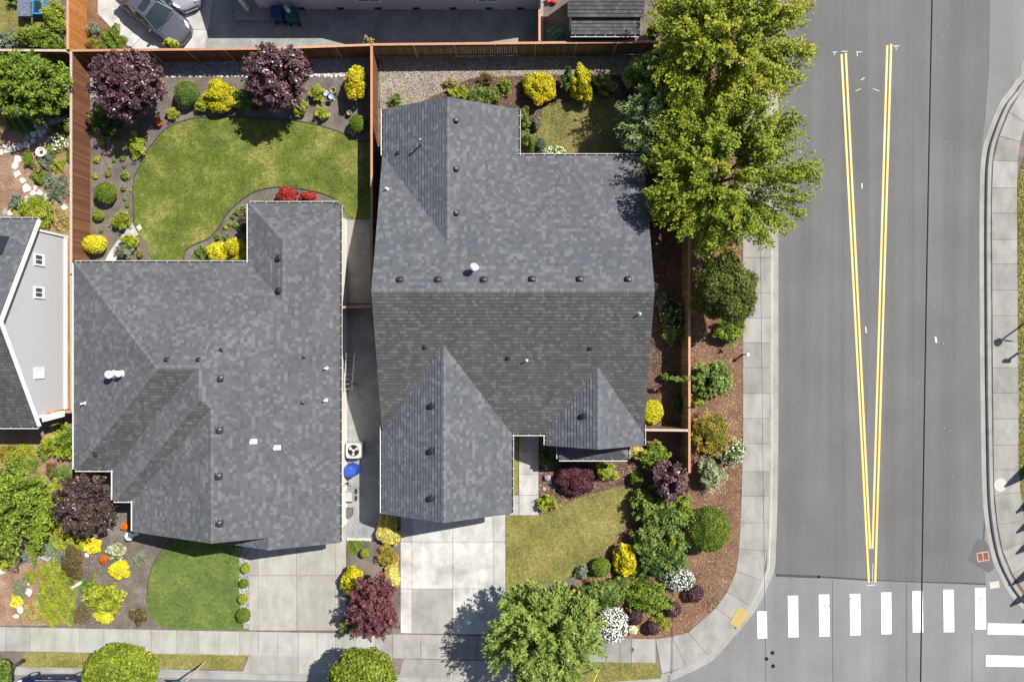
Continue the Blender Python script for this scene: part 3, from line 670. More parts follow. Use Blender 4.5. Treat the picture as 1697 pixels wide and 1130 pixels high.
def wall_item(house, kind, c, w, h, nrm, fm=None, pm=None):
    """window, door or vent set proud of a wall at c (centre), facing nrm (axis aligned)"""
    nx, ny = nrm; t = Vector((-ny, nx)); fm = fm or M['white']; pm = pm or M['glass']
    def bx(mb, du, dz, wd, ht, off, dep):
        x = c[0] + t.x * du + nx * off; y = c[1] + t.y * du + ny * off
        mb.box((x, y, c[2] + dz), (wd if abs(t.x) > 0.5 else dep, wd if abs(t.y) > 0.5 else dep, ht))
    f = MB()
    bx(f, 0, h / 2 + 0.04, w + 0.2, 0.1, 0.03, 0.07); bx(f, 0, -h / 2 - 0.04, w + 0.2, 0.1, 0.035, 0.09); bx(f, -w / 2 - 0.05, 0, 0.1, h - 0.02, 0.03, 0.07); bx(f, w / 2 + 0.05, 0, 0.1, h - 0.02, 0.03, 0.07)
    if kind == 'window': bx(f, 0, 0, 0.05, h - 0.02, 0.025, 0.05)
    o = f.build({'window': 'window', 'door': 'door', 'garage_door': 'garage_door', 'vent': 'gable_vent'}[kind], fm, house, c)
    if kind == 'garage_door':
        for j in range(4):
            p = MB(); bx(p, 0, -h / 2 + (j + 0.5) * h / 4, w, h / 4 - 0.02, 0.01, 0.04); p.build('panel', pm, o, c)
    elif kind == 'vent':
        for j in range(6):
            p = MB(); bx(p, 0, -h / 2 + (j + 0.5) * h / 6, w, h / 9, 0.02, 0.03); p.build('slat', fm, o, c)
        p = MB(); bx(p, 0, 0, w, h, 0.0, 0.012); p.build('screen', M['black_metal'], o, c)
    else:
        p = MB(); bx(p, 0, 0, w, h, 0.008, 0.02); p.build('pane' if kind == 'window' else 'leaf', pm, o, c)
        if kind == 'door':
            k = MB(); bx(k, w * 0.38, -0.05, 0.05, 0.12, 0.05, 0.06); k.build('handle', M['grey_metal'], o, c)
    return o
def on_roof(wings, px, py):
    z = 4.0
    for _ in range(12):
        x, y = at(px, py, z); z = roof_height(wings, x, y)
    return x, y, z
def roof_normal(wings, x, y):
    w = max(wings, key=lambda w: w.h(x, y)); p = min(w.pl, key=lambda p: pz(p, x, y)); return Vector((-p[0], -p[1], 1)).normalized()
def vent_mesh(size):
    mb = MB(); s = size
    mb.poly([(-s * 1.15, -s * 1.2, 0.012), (s * 1.15, -s * 1.2, 0.012), (s * 1.15, s * 1.2, 0.012), (-s * 1.15, s * 1.2, 0.012)])
    lev = [(0.62, 0.012), (0.6, 0.09), (0.86, 0.1), (0.86, 0.15), (0.72, 0.2), (0.4, 0.22)]; prev = None
    for k, h in lev:
        ring = []
        for i in range(16):
            an = 2 * math.pi * (i + 0.5) / 16; c, d = math.cos(an), math.sin(an); e = 3.2
            rr = (abs(c) ** e + abs(d) ** e) ** (-1 / e); ring.append((rr * c * s * k, rr * d * s * k, h * (s / 0.2)))
        if prev:
            for i in range(16): mb.poly([prev[i], prev[(i + 1) % 16], ring[(i + 1) % 16], ring[i]])
        prev = ring
    mb.poly(prev)
    return mb.mesh('roof_vent', M['black_metal'], True)
VENT = vent_mesh(0.185); VENT_S = vent_mesh(0.115)
def pipe_mesh(r, h):
    mb = MB(); mb.lathe((0, 0, -0.05), [(r * 2.4, 0.06), (r * 1.2, 0.14), (r, 0.16), (r, h + 0.05), (r * 0.75, h + 0.05), (r * 0.7, h - 0.1)], 12); return mb.mesh('vent_pipe', M['white_metal'], True)
PIPE = pipe_mesh(0.045, 0.42)
def add_vents(roof, wings, big=(), small=(), pipes=()):
    for L, me, nm in ((big, VENT, 'roof_vent'), (small, VENT_S, 'roof_vent')):
        for px, py in L:
            x, y, z = on_roof(wings, px, py); n = roof_normal(wings, x, y)
            o = inst(nm, me, roof, (x, y, z + 0.012)); up = n.to_track_quat('Z', 'Y').to_euler(); o.rotation_euler = up
    for px, py in pipes:
        x, y, z = on_roof(wings, px, py); inst('vent_pipe', PIPE, roof, (x, y, z))
def flue(roof, wings, px, py, r=0.16, h=0.75):
    x, y, z = on_roof(wings, px, py)
    mb = MB(); mb.lathe((x, y, z - 0.1), [(r * 1.5, 0.1), (r * 0.8, 0.2), (r * 0.75, h), (r * 1.3, h), (r * 1.3, h + 0.16), (r * 1.1, h + 0.2), (r * 0.5, h + 0.28)], 20)
    mb.build('flue', M['white_metal'], roof, (x, y, z), smooth=False)

# --- the large house in the middle of the plot
EZ = 2.9
pA = 0.38; ymid = (10.85 - 5.42) / 2
AN = plane(0, -pA, 0, 10.85, EZ); AS = plane(0, pA, 0, -5.42, EZ)
NW_, NE_ = plane(0.51, 0, -7.55, 0, EZ), plane(-0.51, 0, 0.355, 0, EZ)
GW_, GE_ = plane(0.525, 0, -7.6, 0, EZ), plane(-0.525, 0, -0.04, 0, EZ)
FW_, FE_ = plane(0.525, 0, 2.02, 0, EZ), plane(-0.525, 0, 7.71, 0, EZ)
WA = [Wing(-7.62, 7.73, -5.42, 10.85, [AN, AS]), Wing(-7.55, 0.355, 4.0, 13.6, [NW_, NE_]), Wing(-7.6, -0.04, -10.14, 1.6, [GW_, GE_]), Wing(2.02, 7.71, -6.13, 0.6, [FW_, FE_])]
HA = empty('house', (0, 2.7, 0), 'large house with dark grey shingle cross-gable roof beside the dry lawn', 'house')
rA = build_roof(HA, WA, M['shingle_cool'], seed=3)
def ridge_x(p, q): return (q[2] - p[2]) / (p[0] - q[0])
xn, xg, xf = ridge_x(NW_, NE_), ridge_x(GW_, GE_), ridge_x(FW_, FE_)
def meet(p, x, z): return (z - p[2] - p[0] * x) / p[1]
ridge_caps(rA, M['shingle_cool'], [((-7.62, ymid), (7.73, ymid), AN, AS), ((xn, 13.6), (xn, meet(AN, xn, pz(NW_, xn, 0))), NW_, NE_), ((xg, -10.14), (xg, meet(AS, xg, pz(GW_, xg, 0))), GW_, GE_), ((xf, -6.13), (xf, meet(AS, xf, pz(FW_, xf, 0))), FW_, FE_)])
gutters(HA, [((0.36, 10.85), (7.73, 10.85), EZ, (0, 1)), ((-7.55, 10.9), (-7.55, 13.55), EZ, (-1, 0)), ((0.355, 10.86), (0.355, 13.55), EZ, (1, 0)), ((-7.6, -10.1), (-7.6, -5.0), EZ, (-1, 0)), ((-0.04, -10.1), (-0.04, -5.44), EZ, (1, 0)), ((-0.02, -5.42), (2.0, -5.42), EZ, (0, -1)), ((2.02, -6.1), (2.02, -5.56), EZ, (-1, 0)), ((7.71, -6.1), (7.71, -4.9), EZ, (1, 0))])
add_vents(rA, WA, [(662, 464), (725, 464), (801, 464), (881, 463), (960, 463), (1040, 463), (755, 200), (755, 280), (755, 353), (716, 672), (715, 747), (715, 825), (967, 689)], [(703, 575), (841, 593), (977, 577), (659, 254)], [(1059, 520), (872, 597), (641, 314)])
flue(rA, WA, 786, 445)
# the tall goose-neck pipe
x, y, z = on_roof(WA, 697, 241); mb = MB(); mb.tube([(x, y, z - 0.05), (x, y, z + 0.75), (x + 0.06, y + 0.07, z + 0.86), (x + 0.13, y + 0.12, z + 0.8)], 0.05, 10); mb.build('vent_pipe', M['galv'], rA, (x, y, z), smooth=True)
gable_wall(HA, -7.2, 7.3, -4.95, 10.4, 'x', 2.86, 5.7, M['wall_tan']); gable_wall(HA, -7.1, -0.1, 5, 13.15, 'y', 2.86, 4.6, M['wall_tan']); gable_wall(HA, -7.15, -0.5, -9.65, 0, 'y', 2.86, 4.55, M['wall_tan']); gable_wall(HA, 2.45, 7.28, -5.68, 0, 'y', 2.86, 4.1, M['wall_tan'])
wall_item(HA, 'garage_door', (-3.82, -9.65, 1.15), 4.9, 2.2, (0, -1), M['white'], M['white'])
wall_item(HA, 'door', (1.2, -4.95, 1.08), 0.95, 2.05, (0, -1), M['white'], M['door'])
for c, w, h, n in (((-5.2, 13.15, 1.5), 1.5, 1.2, (0, 1)), ((-2, 13.15, 1.5), 1.5, 1.2, (0, 1)), ((2.4, 10.4, 1.2), 1.8, 2.0, (0, 1)), ((5.4, 10.4, 1.5), 1.4, 1.2, (0, 1)), ((7.3, 6.5, 1.5), 1.4, 1.2, (1, 0)), ((7.3, 2.5, 1.5), 0.9, 1.2, (1, 0)), ((7.3, -1.8, 1.5), 1.4, 1.2, (1, 0)), ((-7.2, 1.0, 1.5), 1.2, 1.0, (-1, 0)), ((-7.15, -6.8, 1.5), 0.9, 1.0, (-1, 0))):
    wall_item(HA, 'window', c, w, h, n)
# bay with its own little hipped roof under the front gable
bx0, bx1, by0, by1 = 2.8, 6.88, -7.0, -5.66; zb = 2.35; sb = 0.5
WB_ = [Wing(bx0, bx1, by0, by1, [plane(0, sb, 0, by0, zb), plane(sb * 1.3, 0, bx0, 0, zb), plane(-sb * 1.3, 0, bx1, 0, zb)])]
rb_ = build_roof(HA, WB_, M['shingle_cool'], seed=9, thick=0.12); rb_.name = 'bay_roof'; WL['bay_roof'] = WL[HA.name]
gutters(HA, [((bx0, by0), (bx1, by0), zb, (0, -1)), ((bx0, by0), (bx0, by1), zb, (-1, 0)), ((bx1, by0), (bx1, by1), zb, (1, 0))])
mb = MB(); mb.prism([(bx0 + 0.35, by1), (bx0 + 0.75, by0 + 0.35), (bx1 - 0.75, by0 + 0.35), (bx1 - 0.35, by1)], 0, zb); mb.build('bay_wall', M['wall_tan'], HA, (4.84, -6.3, 0))
for cx in (4.1, 5.55): wall_item(HA, 'window', (cx, by0 + 0.35, 1.45), 1.1, 1.2, (0, -1))

# --- the hipped house behind the green lawn
pB = 0.41; EZb = 2.9
W1, N1, S1 = plane(pB, 0, -25.67, 0, EZb), plane(0, -pB, 0, 4.57, EZb), plane(0, pB, 0, -7.52, EZb)
E1 = plane(-0.383, 0, -10.17, 0, 2.7)
W2, S2 = plane(pB, 0, -23.4, 0, EZb), plane(0, pB, 0, -9.33, EZb)
W3 = plane(pB, 0, -22.23, 0, EZb)
W4, N4 = plane(pB, 0, -15.43, 0, EZb), plane(0, -pB, 0, 8.05, EZb)
zbmp = pz(E1, -13.86, 0); W5 = plane(0.42, 0, -13.86, 0, zbmp)
WBH = [Wing(-25.67, -10.17, -7.52, 4.57, [W1, N1, S1, E1]), Wing(-23.4, -10.17, -9.33, 4.57, [W2, N1, S2, E1]), Wing(-22.23, -10.17, -11.2, 4.57, [W3, N1, E1]), Wing(-15.43, -10.17, -2, 8.05, [W4, N4, E1]), Wing(-17.0, -10.17, -11.9, -9.5, [W5, E1])]
HB = empty('house', (-17, -2, 0), 'house with grey hipped shingle roof edged in white gutters beside the green lawn', 'house')
rB = build_roof(HB, WBH, M['shingle'], seed=5)
def ix3(p, q, r):
    A_ = np.array([[p[0] - q[0], p[1] - q[1]], [p[0] - r[0], p[1] - r[1]]]); B_ = np.array([q[2] - p[2], r[2] - p[2]]); return tuple(np.linalg.solve(A_, B_))
r1w, r1e = ix3(W1, N1, S1), ix3(N1, S1, E1); h2 = ix3(W2, S2, E1); xg3 = ridge_x(W3, E1); n4 = ix3(W4, N4, E1)
ylow3 = S2; y3 = (pz(W3, xg3, 0) - S2[2]) / S2[1]
e_n = ix3(N1, W4, E1)
ridge_caps(rB, M['shingle'], [((-25.67, 4.57), r1w, W1, N1), ((-25.67, -7.52), r1w, W1, S1), (r1w, r1e, N1, S1), ((-23.4, -9.33), h2, W2, S2), (e_n, r1e, N1, E1), ((xg3, -11.2), (xg3, y3), W3, E1), ((-15.43, 8.05), n4, W4, N4), ((-10.17, 8.0), n4, N4, E1), (n4, (n4[0], e_n[1]), W4, E1), ((-13.86, -11.9), (-13.86, -11.2), W5, E1)])
gutters(HB, [((-25.67, 4.57), (-15.45, 4.57), EZb, (0, 1)), ((-15.43, 4.6), (-15.43, 8.05), EZb, (-1, 0)), ((-15.43, 8.05), (-10.17, 8.05), EZb, (0, 1)), ((-10.17, 8.05), (-10.17, -11.85), 2.7, (1, 0)), ((-25.67, 4.57), (-25.67, -7.52), EZb, (-1, 0)), ((-25.67, -7.52), (-23.42, -7.52), EZb, (0, -1)), ((-23.4, -7.55), (-23.4, -9.33), EZb, (-1, 0)), ((-23.4, -9.33), (-22.25, -9.33), EZb, (0, -1)), ((-22.23, -9.36), (-22.23, -11.15), EZb, (-1, 0))])
add_vents(rB, WBH, [(463, 428), (463, 482), (365, 627), (363, 713), (362, 789), (363, 867)], [(366, 580), (275, 596), (328, 596), (503, 591), (501, 667), (158, 753)], [(541, 610), (540, 663), (141, 668)])
flue(rB, WBH, 190, 620, 0.17, 0.6); flue(rB, WBH, 203, 619, 0.14, 0.45)
for px, py in ((421, 731), (460, 741)):
    x, y, z = on_roof(WBH, px, py); mb = MB(); mb.box((x, y, z + 0.06), (0.34, 0.26, 0.14), 0.0); mb.tube([(x - 0.05, y, z + 0.05), (x - 0.2, y - 0.1, z + 0.2)], 0.09, 10); mb.build('exhaust_hood', M['white_metal'], rB, (x, y, z))
gable_wall(HB, -25.2, -10.4, -7.05, 4.1, None, 2.72, 0, M['wall_white']); gable_wall(HB, -22.95, -10.394, -8.86, 3, None, 2.715, 0, M['wall_white']); gable_wall(HB, -21.78, -10.9, -10.75, -5.5, 'y', 2.715, 4.7, M['wall_white']); gable_wall(HB, -14.98, -10.398, 0, 7.6, None, 2.71, 0, M['wall_white']); gable_wall(HB, -16.2, -10.396, -11.45, -9, None, 2.5, 0, M['wall_white'])
wall_item(HB, 'garage_door', (-13.3, -11.45, 1.13), 4.9, 2.15, (0, -1), M['white'], M['white'])
for c, w, h, n in (((-19, -10.75, 1.45), 1.8, 1.4, (0, -1)), ((-12.7, 7.6, 1.3), 1.8, 1.8, (0, 1)), ((-19, 4.1, 1.5), 1.6, 1.2, (0, 1)), ((-23, 4.1, 1.5), 1.2, 1.2, (0, 1)), ((-25.2, -2, 1.5), 1.4, 1.2, (-1, 0))):
    wall_item(HB, 'window', c, w, h, n)
wall_item(HB, 'door', (-24.2, -7.05, 1.08), 0.95, 2.05, (0, -1), M['white'], M['door'])

# --- grey gabled house at the west fence
HC = empty('house', (-30, 1, 0), 'grey sided house with white gable trim beside the tall west fence', 'house')
CN, CS = plane(0, -0.5, 0, 7.1, 2.97), plane(0, 0.5, 0, -5.0, 2.97)
WC = [Wing(-38, -27.75, -5.0, 7.1, [CN, CS])]
rC = build_roof(HC, WC, M['shingle_cool'], seed=11)
ridge_caps(rC, M['shingle_cool'], [((-27.75, 1.05), (-38, 1.05), CN, CS)])
mb = MB()
for (ya, yb_) in ((7.1, 1.05), (-5.0, 1.05)):
    P = plane(0, -0.5 if ya > 1 else 0.5, 0, ya, 2.97)
    mb.poly([(-27.70, ya, pz(P, 0, ya) + 0.05), (-27.70, yb_, pz(P, 0, yb_) + 0.05), (-27.70, yb_, pz(P, 0, yb_) - 0.17), (-27.70, ya, pz(P, 0, ya) - 0.17)])
    mb.poly([(-27.70, ya, pz(P, 0, ya) + 0.05), (-27.70, yb_, pz(P, 0, yb_) + 0.05), (-27.8, yb_, pz(P, 0, yb_) + 0.05), (-27.8, ya, pz(P, 0, ya) + 0.05)])
mb.build('barge_board', M['white'], HC, (-27.7, 1, 3))
gutters(HC, [((-38, 7.1), (-27.8, 7.1), 2.95, (0, 1)), ((-38, -5.0), (-27.8, -5.0), 2.95, (0, -1))])
gable_wall(HC, -37.5, -28.1, -4.5, 6.55, 'x', 2.95, 5.6, M['wall_grey'])
mb = MB(); z = 0.25
while z < 5.6:      # lap siding of the gable end
    f = max(0.0, (z - 2.95) / 2.65); hw = 5.5 * (1 - f)
    if hw > 0.15: mb.poly([(-28.05, 1.025 - hw, z), (-28.05, 1.025 + hw, z), (-28.092, 1.025 + hw, z + 0.15), (-28.092, 1.025 - hw, z + 0.15)], 0.5); mb.poly([(-28.09, 1.025 - hw, z), (-28.09, 1.025 + hw, z), (-28.05, 1.025 + hw, z), (-28.05, 1.025 - hw, z)], 0.2)
    z += 0.15
o = mb.build('lap_siding', M['wall_grey'], HC, (-28.08, 1, 0)); o['kind'] = 'stuff'
mb = MB()
for yy in (-4.5, 6.55): mb.box((-28.04, yy, 1.42), (0.14, 0.13, 2.85))
mb.box((-28.03, 1.02, 0.14), (0.1, 10.9, 0.24)); mb.build('corner_board', M['white'], HC, (-28.05, 1, 0))
for yy in (4.8, 2.86): wall_item(HC, 'window', (-28.05, yy, 2.55), 0.5, 0.66, (1, 0))
wall_item(HC, 'vent', (-28.05, -1.9, 2.55), 0.46, 0.62, (1, 0))
mb = MB()
for k in range(2): mb.box((-30.2 - k * 1.1, 5.0, 4.12), (1.0, 1.3, 0.05))
sp_ = MB(); c = on_roof(WC, 3, 408); n_ = roof_normal(WC, c[0], c[1])
sp_.box((0, 0, 0.1), (1.4, 1.25, 0.05)); sp_.box((0, 0, 0.04), (1.2, 0.06, 0.09))
o = sp_.build('skylight', M['black_metal'], rC, (c[0] - 0.45, c[1], c[2]), world=False); o.rotation_euler = n_.to_track_quat('Z', 'Y').to_euler()
# small lean-to at the corner of the grey house
mb = MB(); mb.prism([at(64, 690, 2.5), at(106, 680, 2.2), at(106, 690, 2.2), at(66, 700, 2.5)], 2.15, 2.3); mb.build('lean_to_roof', M['white'], HC, (*at(85, 690, 2.3), 2.2))

# --- pale house to the north, its roof beyond the picture
HD = empty('house', (-7, 26, 0), 'pale lavender house beyond the long cedar fence, its shaded wall facing the gravel', 'house')
D1 = [Wing(-17.2, -3, 20.4, 33, [plane(0, 0.4, 0, 20.4, 3.0), plane(0, -0.4, 0, 33, 3.0)]), Wing(-10.2, 2.35, 20.45, 30, [plane(0.42, 0, -10.2, 0, 3.0), plane(-0.42, 0, 2.35, 0, 3.0)])]
rD = build_roof(HD, D1, M['shingle'], tabs=False)
gable_wall(HD, -15.2, -4, 21.4, 32.5, 'x', 2.9, 5.2, M['wall_lav']); gable_wall(HD, -15.8, 1.7, 20.86, 29.5, None, 2.75, 0, M['wall_lav']); gable_wall(HD, -9.8, 1.69, 20.87, 29.6, 'y', 2.9, 5.3, M['wall_lav'])
for px in (500, 565, 627, 690, 751, 810, 862):
    mb = MB(); x = at(px, 17)[0]; mb.box((x, 20.84, 0.16), (0.42, 0.05, 0.2)); o = mb.build('foundation_vent', M['black_metal'], HD, (x, 20.84, 0.16))
wall_item(HD, 'window', (at(617, 0)[0], 20.85, 1.75), 1.3, 1.2, (0, -1)); wall_item(HD, 'window', (-1.5, 20.85, 1.75), 1.2, 1.2, (0, -1))
mb = MB(); mb.box((-16.1, 21.3, 0.1), (2.6, 2.4, 0.2)); mb.build('porch_slab', M['concrete_grey'], HD, (-16, 21.3, 0))
for x, y in ((-16.55, 20.75), (-15.45, 21.1)):
    mb = MB(); mb.box((x, y, 1.55), (0.2, 0.2, 2.75)); mb.build('porch_post', M['white'], HD, (x, y, 0))

# --- shed
SH = empty('shed', (5.5, 19.5, 0), 'small wooden shed with two-level grey shingle roof behind the cedar fence', 'shed')
SW = [Wing(3.28, 7.78, 19.12, 21.6, [plane(0, 0.4, 0, 19.12, 2.68), plane(0, -0.4, 0, 21.6, 2.68)])]; SL = [Wing(3.52, 7.62, 18.28, 19.35, [plane(0, 0.28, 0, 18.28, 2.25)])]
build_roof(SH, SW, M['shingle'], seed=21, course=0.2, thick=0.1); build_roof(SH, SL, M['shingle'], seed=22, course=0.2, thick=0.1)
gutters(SH, [((3.5, 18.28), (7.65, 18.28), 2.24, (0, -1))])
gable_wall(SH, 3.6, 7.5, 19.3, 21.4, None, 2.6, 0, M['wall_lav'])
mb = MB(); mb.box((5.55, 18.42, 1.1), (3.9, 0.08, 2.2))
for k in range(7): mb.box((3.65 + k * 0.63, 18.37, 1.1), (0.07, 0.05, 2.2))
M['shed_wood'] = wood_mat('shed_wood', (0.3, 0.19, 0.13), (0.34, 0.22, 0.15), (0.36, 0.24, 0.17)); mb.build('wall', M['shed_wood'], SH, (5.5, 18.42, 0))

# ---------------------------------------------------------------- fences
BW = 0.14
def board_mesh(h, t=0.02):
    mb = MB(); mb.box((0, 0, h / 2), (BW, t, h)); return mb
BM = {}
def fence(pts, side, matname, cap, label, h=1.83, cut=None, mat2=None):
    """pts: world polyline; boards stand on `side` (+1 left of travel) of the rails"""
    base = (pts[0][0], pts[0][1], 0); F = empty('fence', base, label, 'fence')
    for a, b_ in zip(pts[:-1], pts[1:]):
        a, b_ = Vector(a), Vector(b_); d = (b_ - a); L = d.length; d.normalize(); n = Vector((-d.y, d.x)) * side; ang = math.atan2(d.y, d.x)
        npost = max(1, round(L / 2.44))
        for k in range(npost + 1):
            if k == 0 and a != Vector(pts[0]): continue
            p = a + d * (L * k / npost) - n * 0.06
            mb = MB(); mb.box((0, 0, h / 2 + 0.02), (0.09, 0.09, h + 0.04), 0); o = mb.build('post', M[cap], F, (p.x, p.y, 0), world=False); o.rotation_euler.z = ang
        for z in (0.3, h - 0.3):
            c = a.lerp(b_, 0.5) - n * 0.035; mb = MB(); mb.box((0, 0, 0), (L, 0.038, 0.088)); o = mb.build('rail', M[matname], F, (c.x, c.y, z), world=False); o.rotation_euler.z = ang
        c = a.lerp(b_, 0.5) - n * 0.02; mb = MB(); mb.box((0, 0, 0), (L + 0.08, 0.14, 0.035)); o = mb.build('cap_rail', M[cap], F, (c.x, c.y, h + 0.03), world=False); o.rotation_euler.z = ang
        nb = int(L / (BW + 0.007))
        for k in range(nb):
            key = (matname, rnd.randrange(3), round(h, 2))
            if key not in BM: BM[key] = board_mesh(h - 0.02 - 0.008 * key[1]).mesh('board', M[matname])
            p = a + d * ((k + 0.5) * L / nb)
            o = inst('board', BM[key], F, (p.x, p.y, 0.02 + rnd.uniform(0, 0.02)), (0, 0, ang + rnd.uniform(-0.012, 0.012)))
    return F
fence([(-26.55, 17.42), (-26.55, 4.0), (-26.5, -4.2)], 1, 'fence_dark', 'fence_cap_grey', 'tall brown board fence standing along the bed with the seedlings')
fence([(-26.75, 24.0), (-26.75, 17.6)], 1, 'fence_bright', 'fence_cap', 'bright orange cedar fence beside the parked cars')
fence([(-26.5, 17.5), (-15.0, 17.62), (-8.45, 17.85)], 1, 'fence_dark', 'fence_cap', 'long reddish cedar fence behind the two purple-leaved trees')
fence([(-8.4, 17.86), (8.8, 18.04)], 1, 'fence_olive', 'fence_cap', 'olive brown cedar fence with sunlit gaps behind the gravel strip')
fence([(-8.44, 17.75), (-8.44, 2.1)], 1, 'fence_dark', 'fence_cap', 'reddish board fence running between the two shingled houses')
fence([(10.67, 24), (10.67, -4.0), (10.67, -7.9)], -1, 'fence_olive', 'fence_cap', 'brown slatted fence along the bark strip by the pavement')
fence([(8.0, -5.33), (10.6, -5.36)], 1, 'fence_olive', 'fence_cap_grey', 'short fence panel between the front gable and the bark strip fence')
fence([(1.64, 18.1), (1.64, 24)], 1, 'fence_olive', 'fence_cap', 'cedar fence between the gravel yard and the shed')
fence([(-10.3, 2.05), (-8.5, 2.05)], 1, 'fence_dark', 'fence_cap', 'narrow board gate panel between the two shingled houses')
fence([(-34, 17.55), (-26.9, 17.5)], 1, 'fence_olive', 'fence_cap_grey', 'greyed fence half hidden in the leaves west of the orange cedar fence')
fence([(-28.6, -4.28), (-26.6, -4.24)], 1, 'fence_bright', 'fence_cap', 'short cedar gate panel at the corner of the grey sided house')
# ---------------------------------------------------------------- plants
def lm(name, *c, **k): M[name] = leaf_mat(name, c, **k)
lm('maple', (0.09, 0.145, 0.014), (0.2, 0.265, 0.022), (0.35, 0.4, 0.034), (0.52, 0.47, 0.07), trans=0.36)
lm('willow', (0.1, 0.16, 0.045), (0.16, 0.235, 0.075), (0.25, 0.34, 0.125), (0.36, 0.44, 0.18))
lm('feather', (0.1, 0.16, 0.025), (0.17, 0.25, 0.045), (0.27, 0.36, 0.07), (0.38, 0.45, 0.12))
lm('round_tree', (0.09, 0.14, 0.015), (0.16, 0.22, 0.022), (0.27, 0.33, 0.03), (0.4, 0.42, 0.05))
lm('dark_conifer', (0.06, 0.085, 0.02), (0.1, 0.135, 0.026), (0.18, 0.21, 0.035), (0.33, 0.31, 0.05))
lm('purple', (0.045, 0.018, 0.024), (0.085, 0.034, 0.044), (0.14, 0.062, 0.075), (0.27, 0.15, 0.155), trans=0.18, rough=0.35, spec=0.5)
lm('purple_brown', (0.026, 0.018, 0.015), (0.052, 0.034, 0.029), (0.09, 0.062, 0.05), (0.16, 0.11, 0.085), trans=0.15, rough=0.35, spec=0.45)
lm('maroon', (0.06, 0.02, 0.026), (0.12, 0.042, 0.05), (0.19, 0.075, 0.08), (0.29, 0.12, 0.12), trans=0.2)
lm('yellow', (0.36, 0.32, 0.012), (0.6, 0.53, 0.016), (0.78, 0.69, 0.03), (0.86, 0.79, 0.1), trans=0.25)
lm('gold', (0.36, 0.32, 0.05), (0.62, 0.54, 0.12), (0.8, 0.72, 0.26), (0.87, 0.82, 0.45), trans=0.25)
lm('lemon', (0.45, 0.42, 0.03), (0.68, 0.62, 0.03), (0.82, 0.76, 0.05), (0.88, 0.84, 0.15), trans=0.25)
lm('lime', (0.13, 0.18, 0.015), (0.25, 0.31, 0.025), (0.4, 0.45, 0.04), (0.55, 0.56, 0.09))
lm('green', (0.062, 0.108, 0.02), (0.12, 0.19, 0.035), (0.215, 0.3, 0.06), (0.34, 0.43, 0.12))
lm('bright_green', (0.07, 0.125, 0.014), (0.13, 0.205, 0.022), (0.22, 0.31, 0.032), (0.34, 0.41, 0.06))
lm('dark_green', (0.03, 0.058, 0.016), (0.06, 0.11, 0.026), (0.11, 0.18, 0.045), (0.18, 0.26, 0.08))
lm('grey_green', (0.1, 0.13, 0.07), (0.17, 0.2, 0.12), (0.26, 0.3, 0.19), (0.4, 0.42, 0.32))
lm('blue_green', (0.08, 0.13, 0.08), (0.14, 0.2, 0.13), (0.22, 0.29, 0.2), (0.34, 0.4, 0.31))
lm('variegated', (0.14, 0.18, 0.06), (0.3, 0.34, 0.16), (0.5, 0.52, 0.34), (0.7, 0.7, 0.56))
lm('orange_green', (0.12, 0.15, 0.02), (0.24, 0.24, 0.03), (0.4, 0.28, 0.05), (0.52, 0.34, 0.1))
lm('orange', (0.5, 0.1, 0.012), (0.62, 0.16, 0.018), (0.72, 0.25, 0.03), trans=0.2)
lm('red', (0.28, 0.025, 0.025), (0.45, 0.045, 0.04), (0.58, 0.09, 0.06), trans=0.2)
lm('brown', (0.07, 0.055, 0.02), (0.12, 0.095, 0.035), (0.19, 0.15, 0.06), (0.27, 0.22, 0.1))
lm('straw', (0.25, 0.2, 0.07), (0.4, 0.33, 0.12), (0.52, 0.45, 0.2))
lm('white_bloom', (0.66, 0.66, 0.6), (0.8, 0.8, 0.77), (0.88, 0.88, 0.86), trans=0.1)
lm('pink_bloom', (0.5, 0.3, 0.5), (0.62, 0.42, 0.62), (0.75, 0.6, 0.75), trans=0.1)
lm('bloom_cream', (0.6, 0.58, 0.35), (0.75, 0.72, 0.5), (0.8, 0.78, 0.62), trans=0.1)

def unit(v): return v / np.maximum(1e-9, np.linalg.norm(v, axis=1, keepdims=True))
def leaf_mesh(name, C, Nr, A, L, W, tint, m, fold=0.0):
    """one diamond leaf per row: centre C, normal Nr, long axis hint A"""
    n = len(C); Nr = unit(Nr); A = A - Nr * (A * Nr).sum(1, keepdims=True); A = unit(A); B = np.cross(Nr, A)
    s = rng.uniform(0.7, 1.25, (n, 1)); V = np.empty((n, 4, 3), np.float32)
    V[:, 0] = C + A * L * s; V[:, 1] = C + B * W * s + Nr * W * 0.35 * s; V[:, 2] = C - A * L * s; V[:, 3] = C - B * W * s + Nr * W * 0.35 * s
    me = bpy.data.meshes.new(name); me.vertices.add(n * 4); me.loops.add(n * 4); me.polygons.add(n)
    me.vertices.foreach_set('co', V.ravel()); me.loops.foreach_set('vertex_index', np.arange(n * 4, dtype=np.int32))
    me.polygons.foreach_set('loop_start', np.arange(0, n * 4, 4, dtype=np.int32)); me.polygons.foreach_set('loop_total', np.full(n, 4, np.int32))
    a = me.attributes.new('tint', 'FLOAT', 'FACE'); a.data.foreach_set('value', np.clip(tint, 0, 1).astype(np.float32))
    me.materials.append(m); me.update(); me.validate(); return me
def rdir(n, zmin=-0.25):
    z = rng.uniform(zmin, 1, n); a = rng.uniform(0, 2 * np.pi, n); r = np.sqrt(1 - z * z); return np.stack([r * np.cos(a), r * np.sin(a), z], 1)
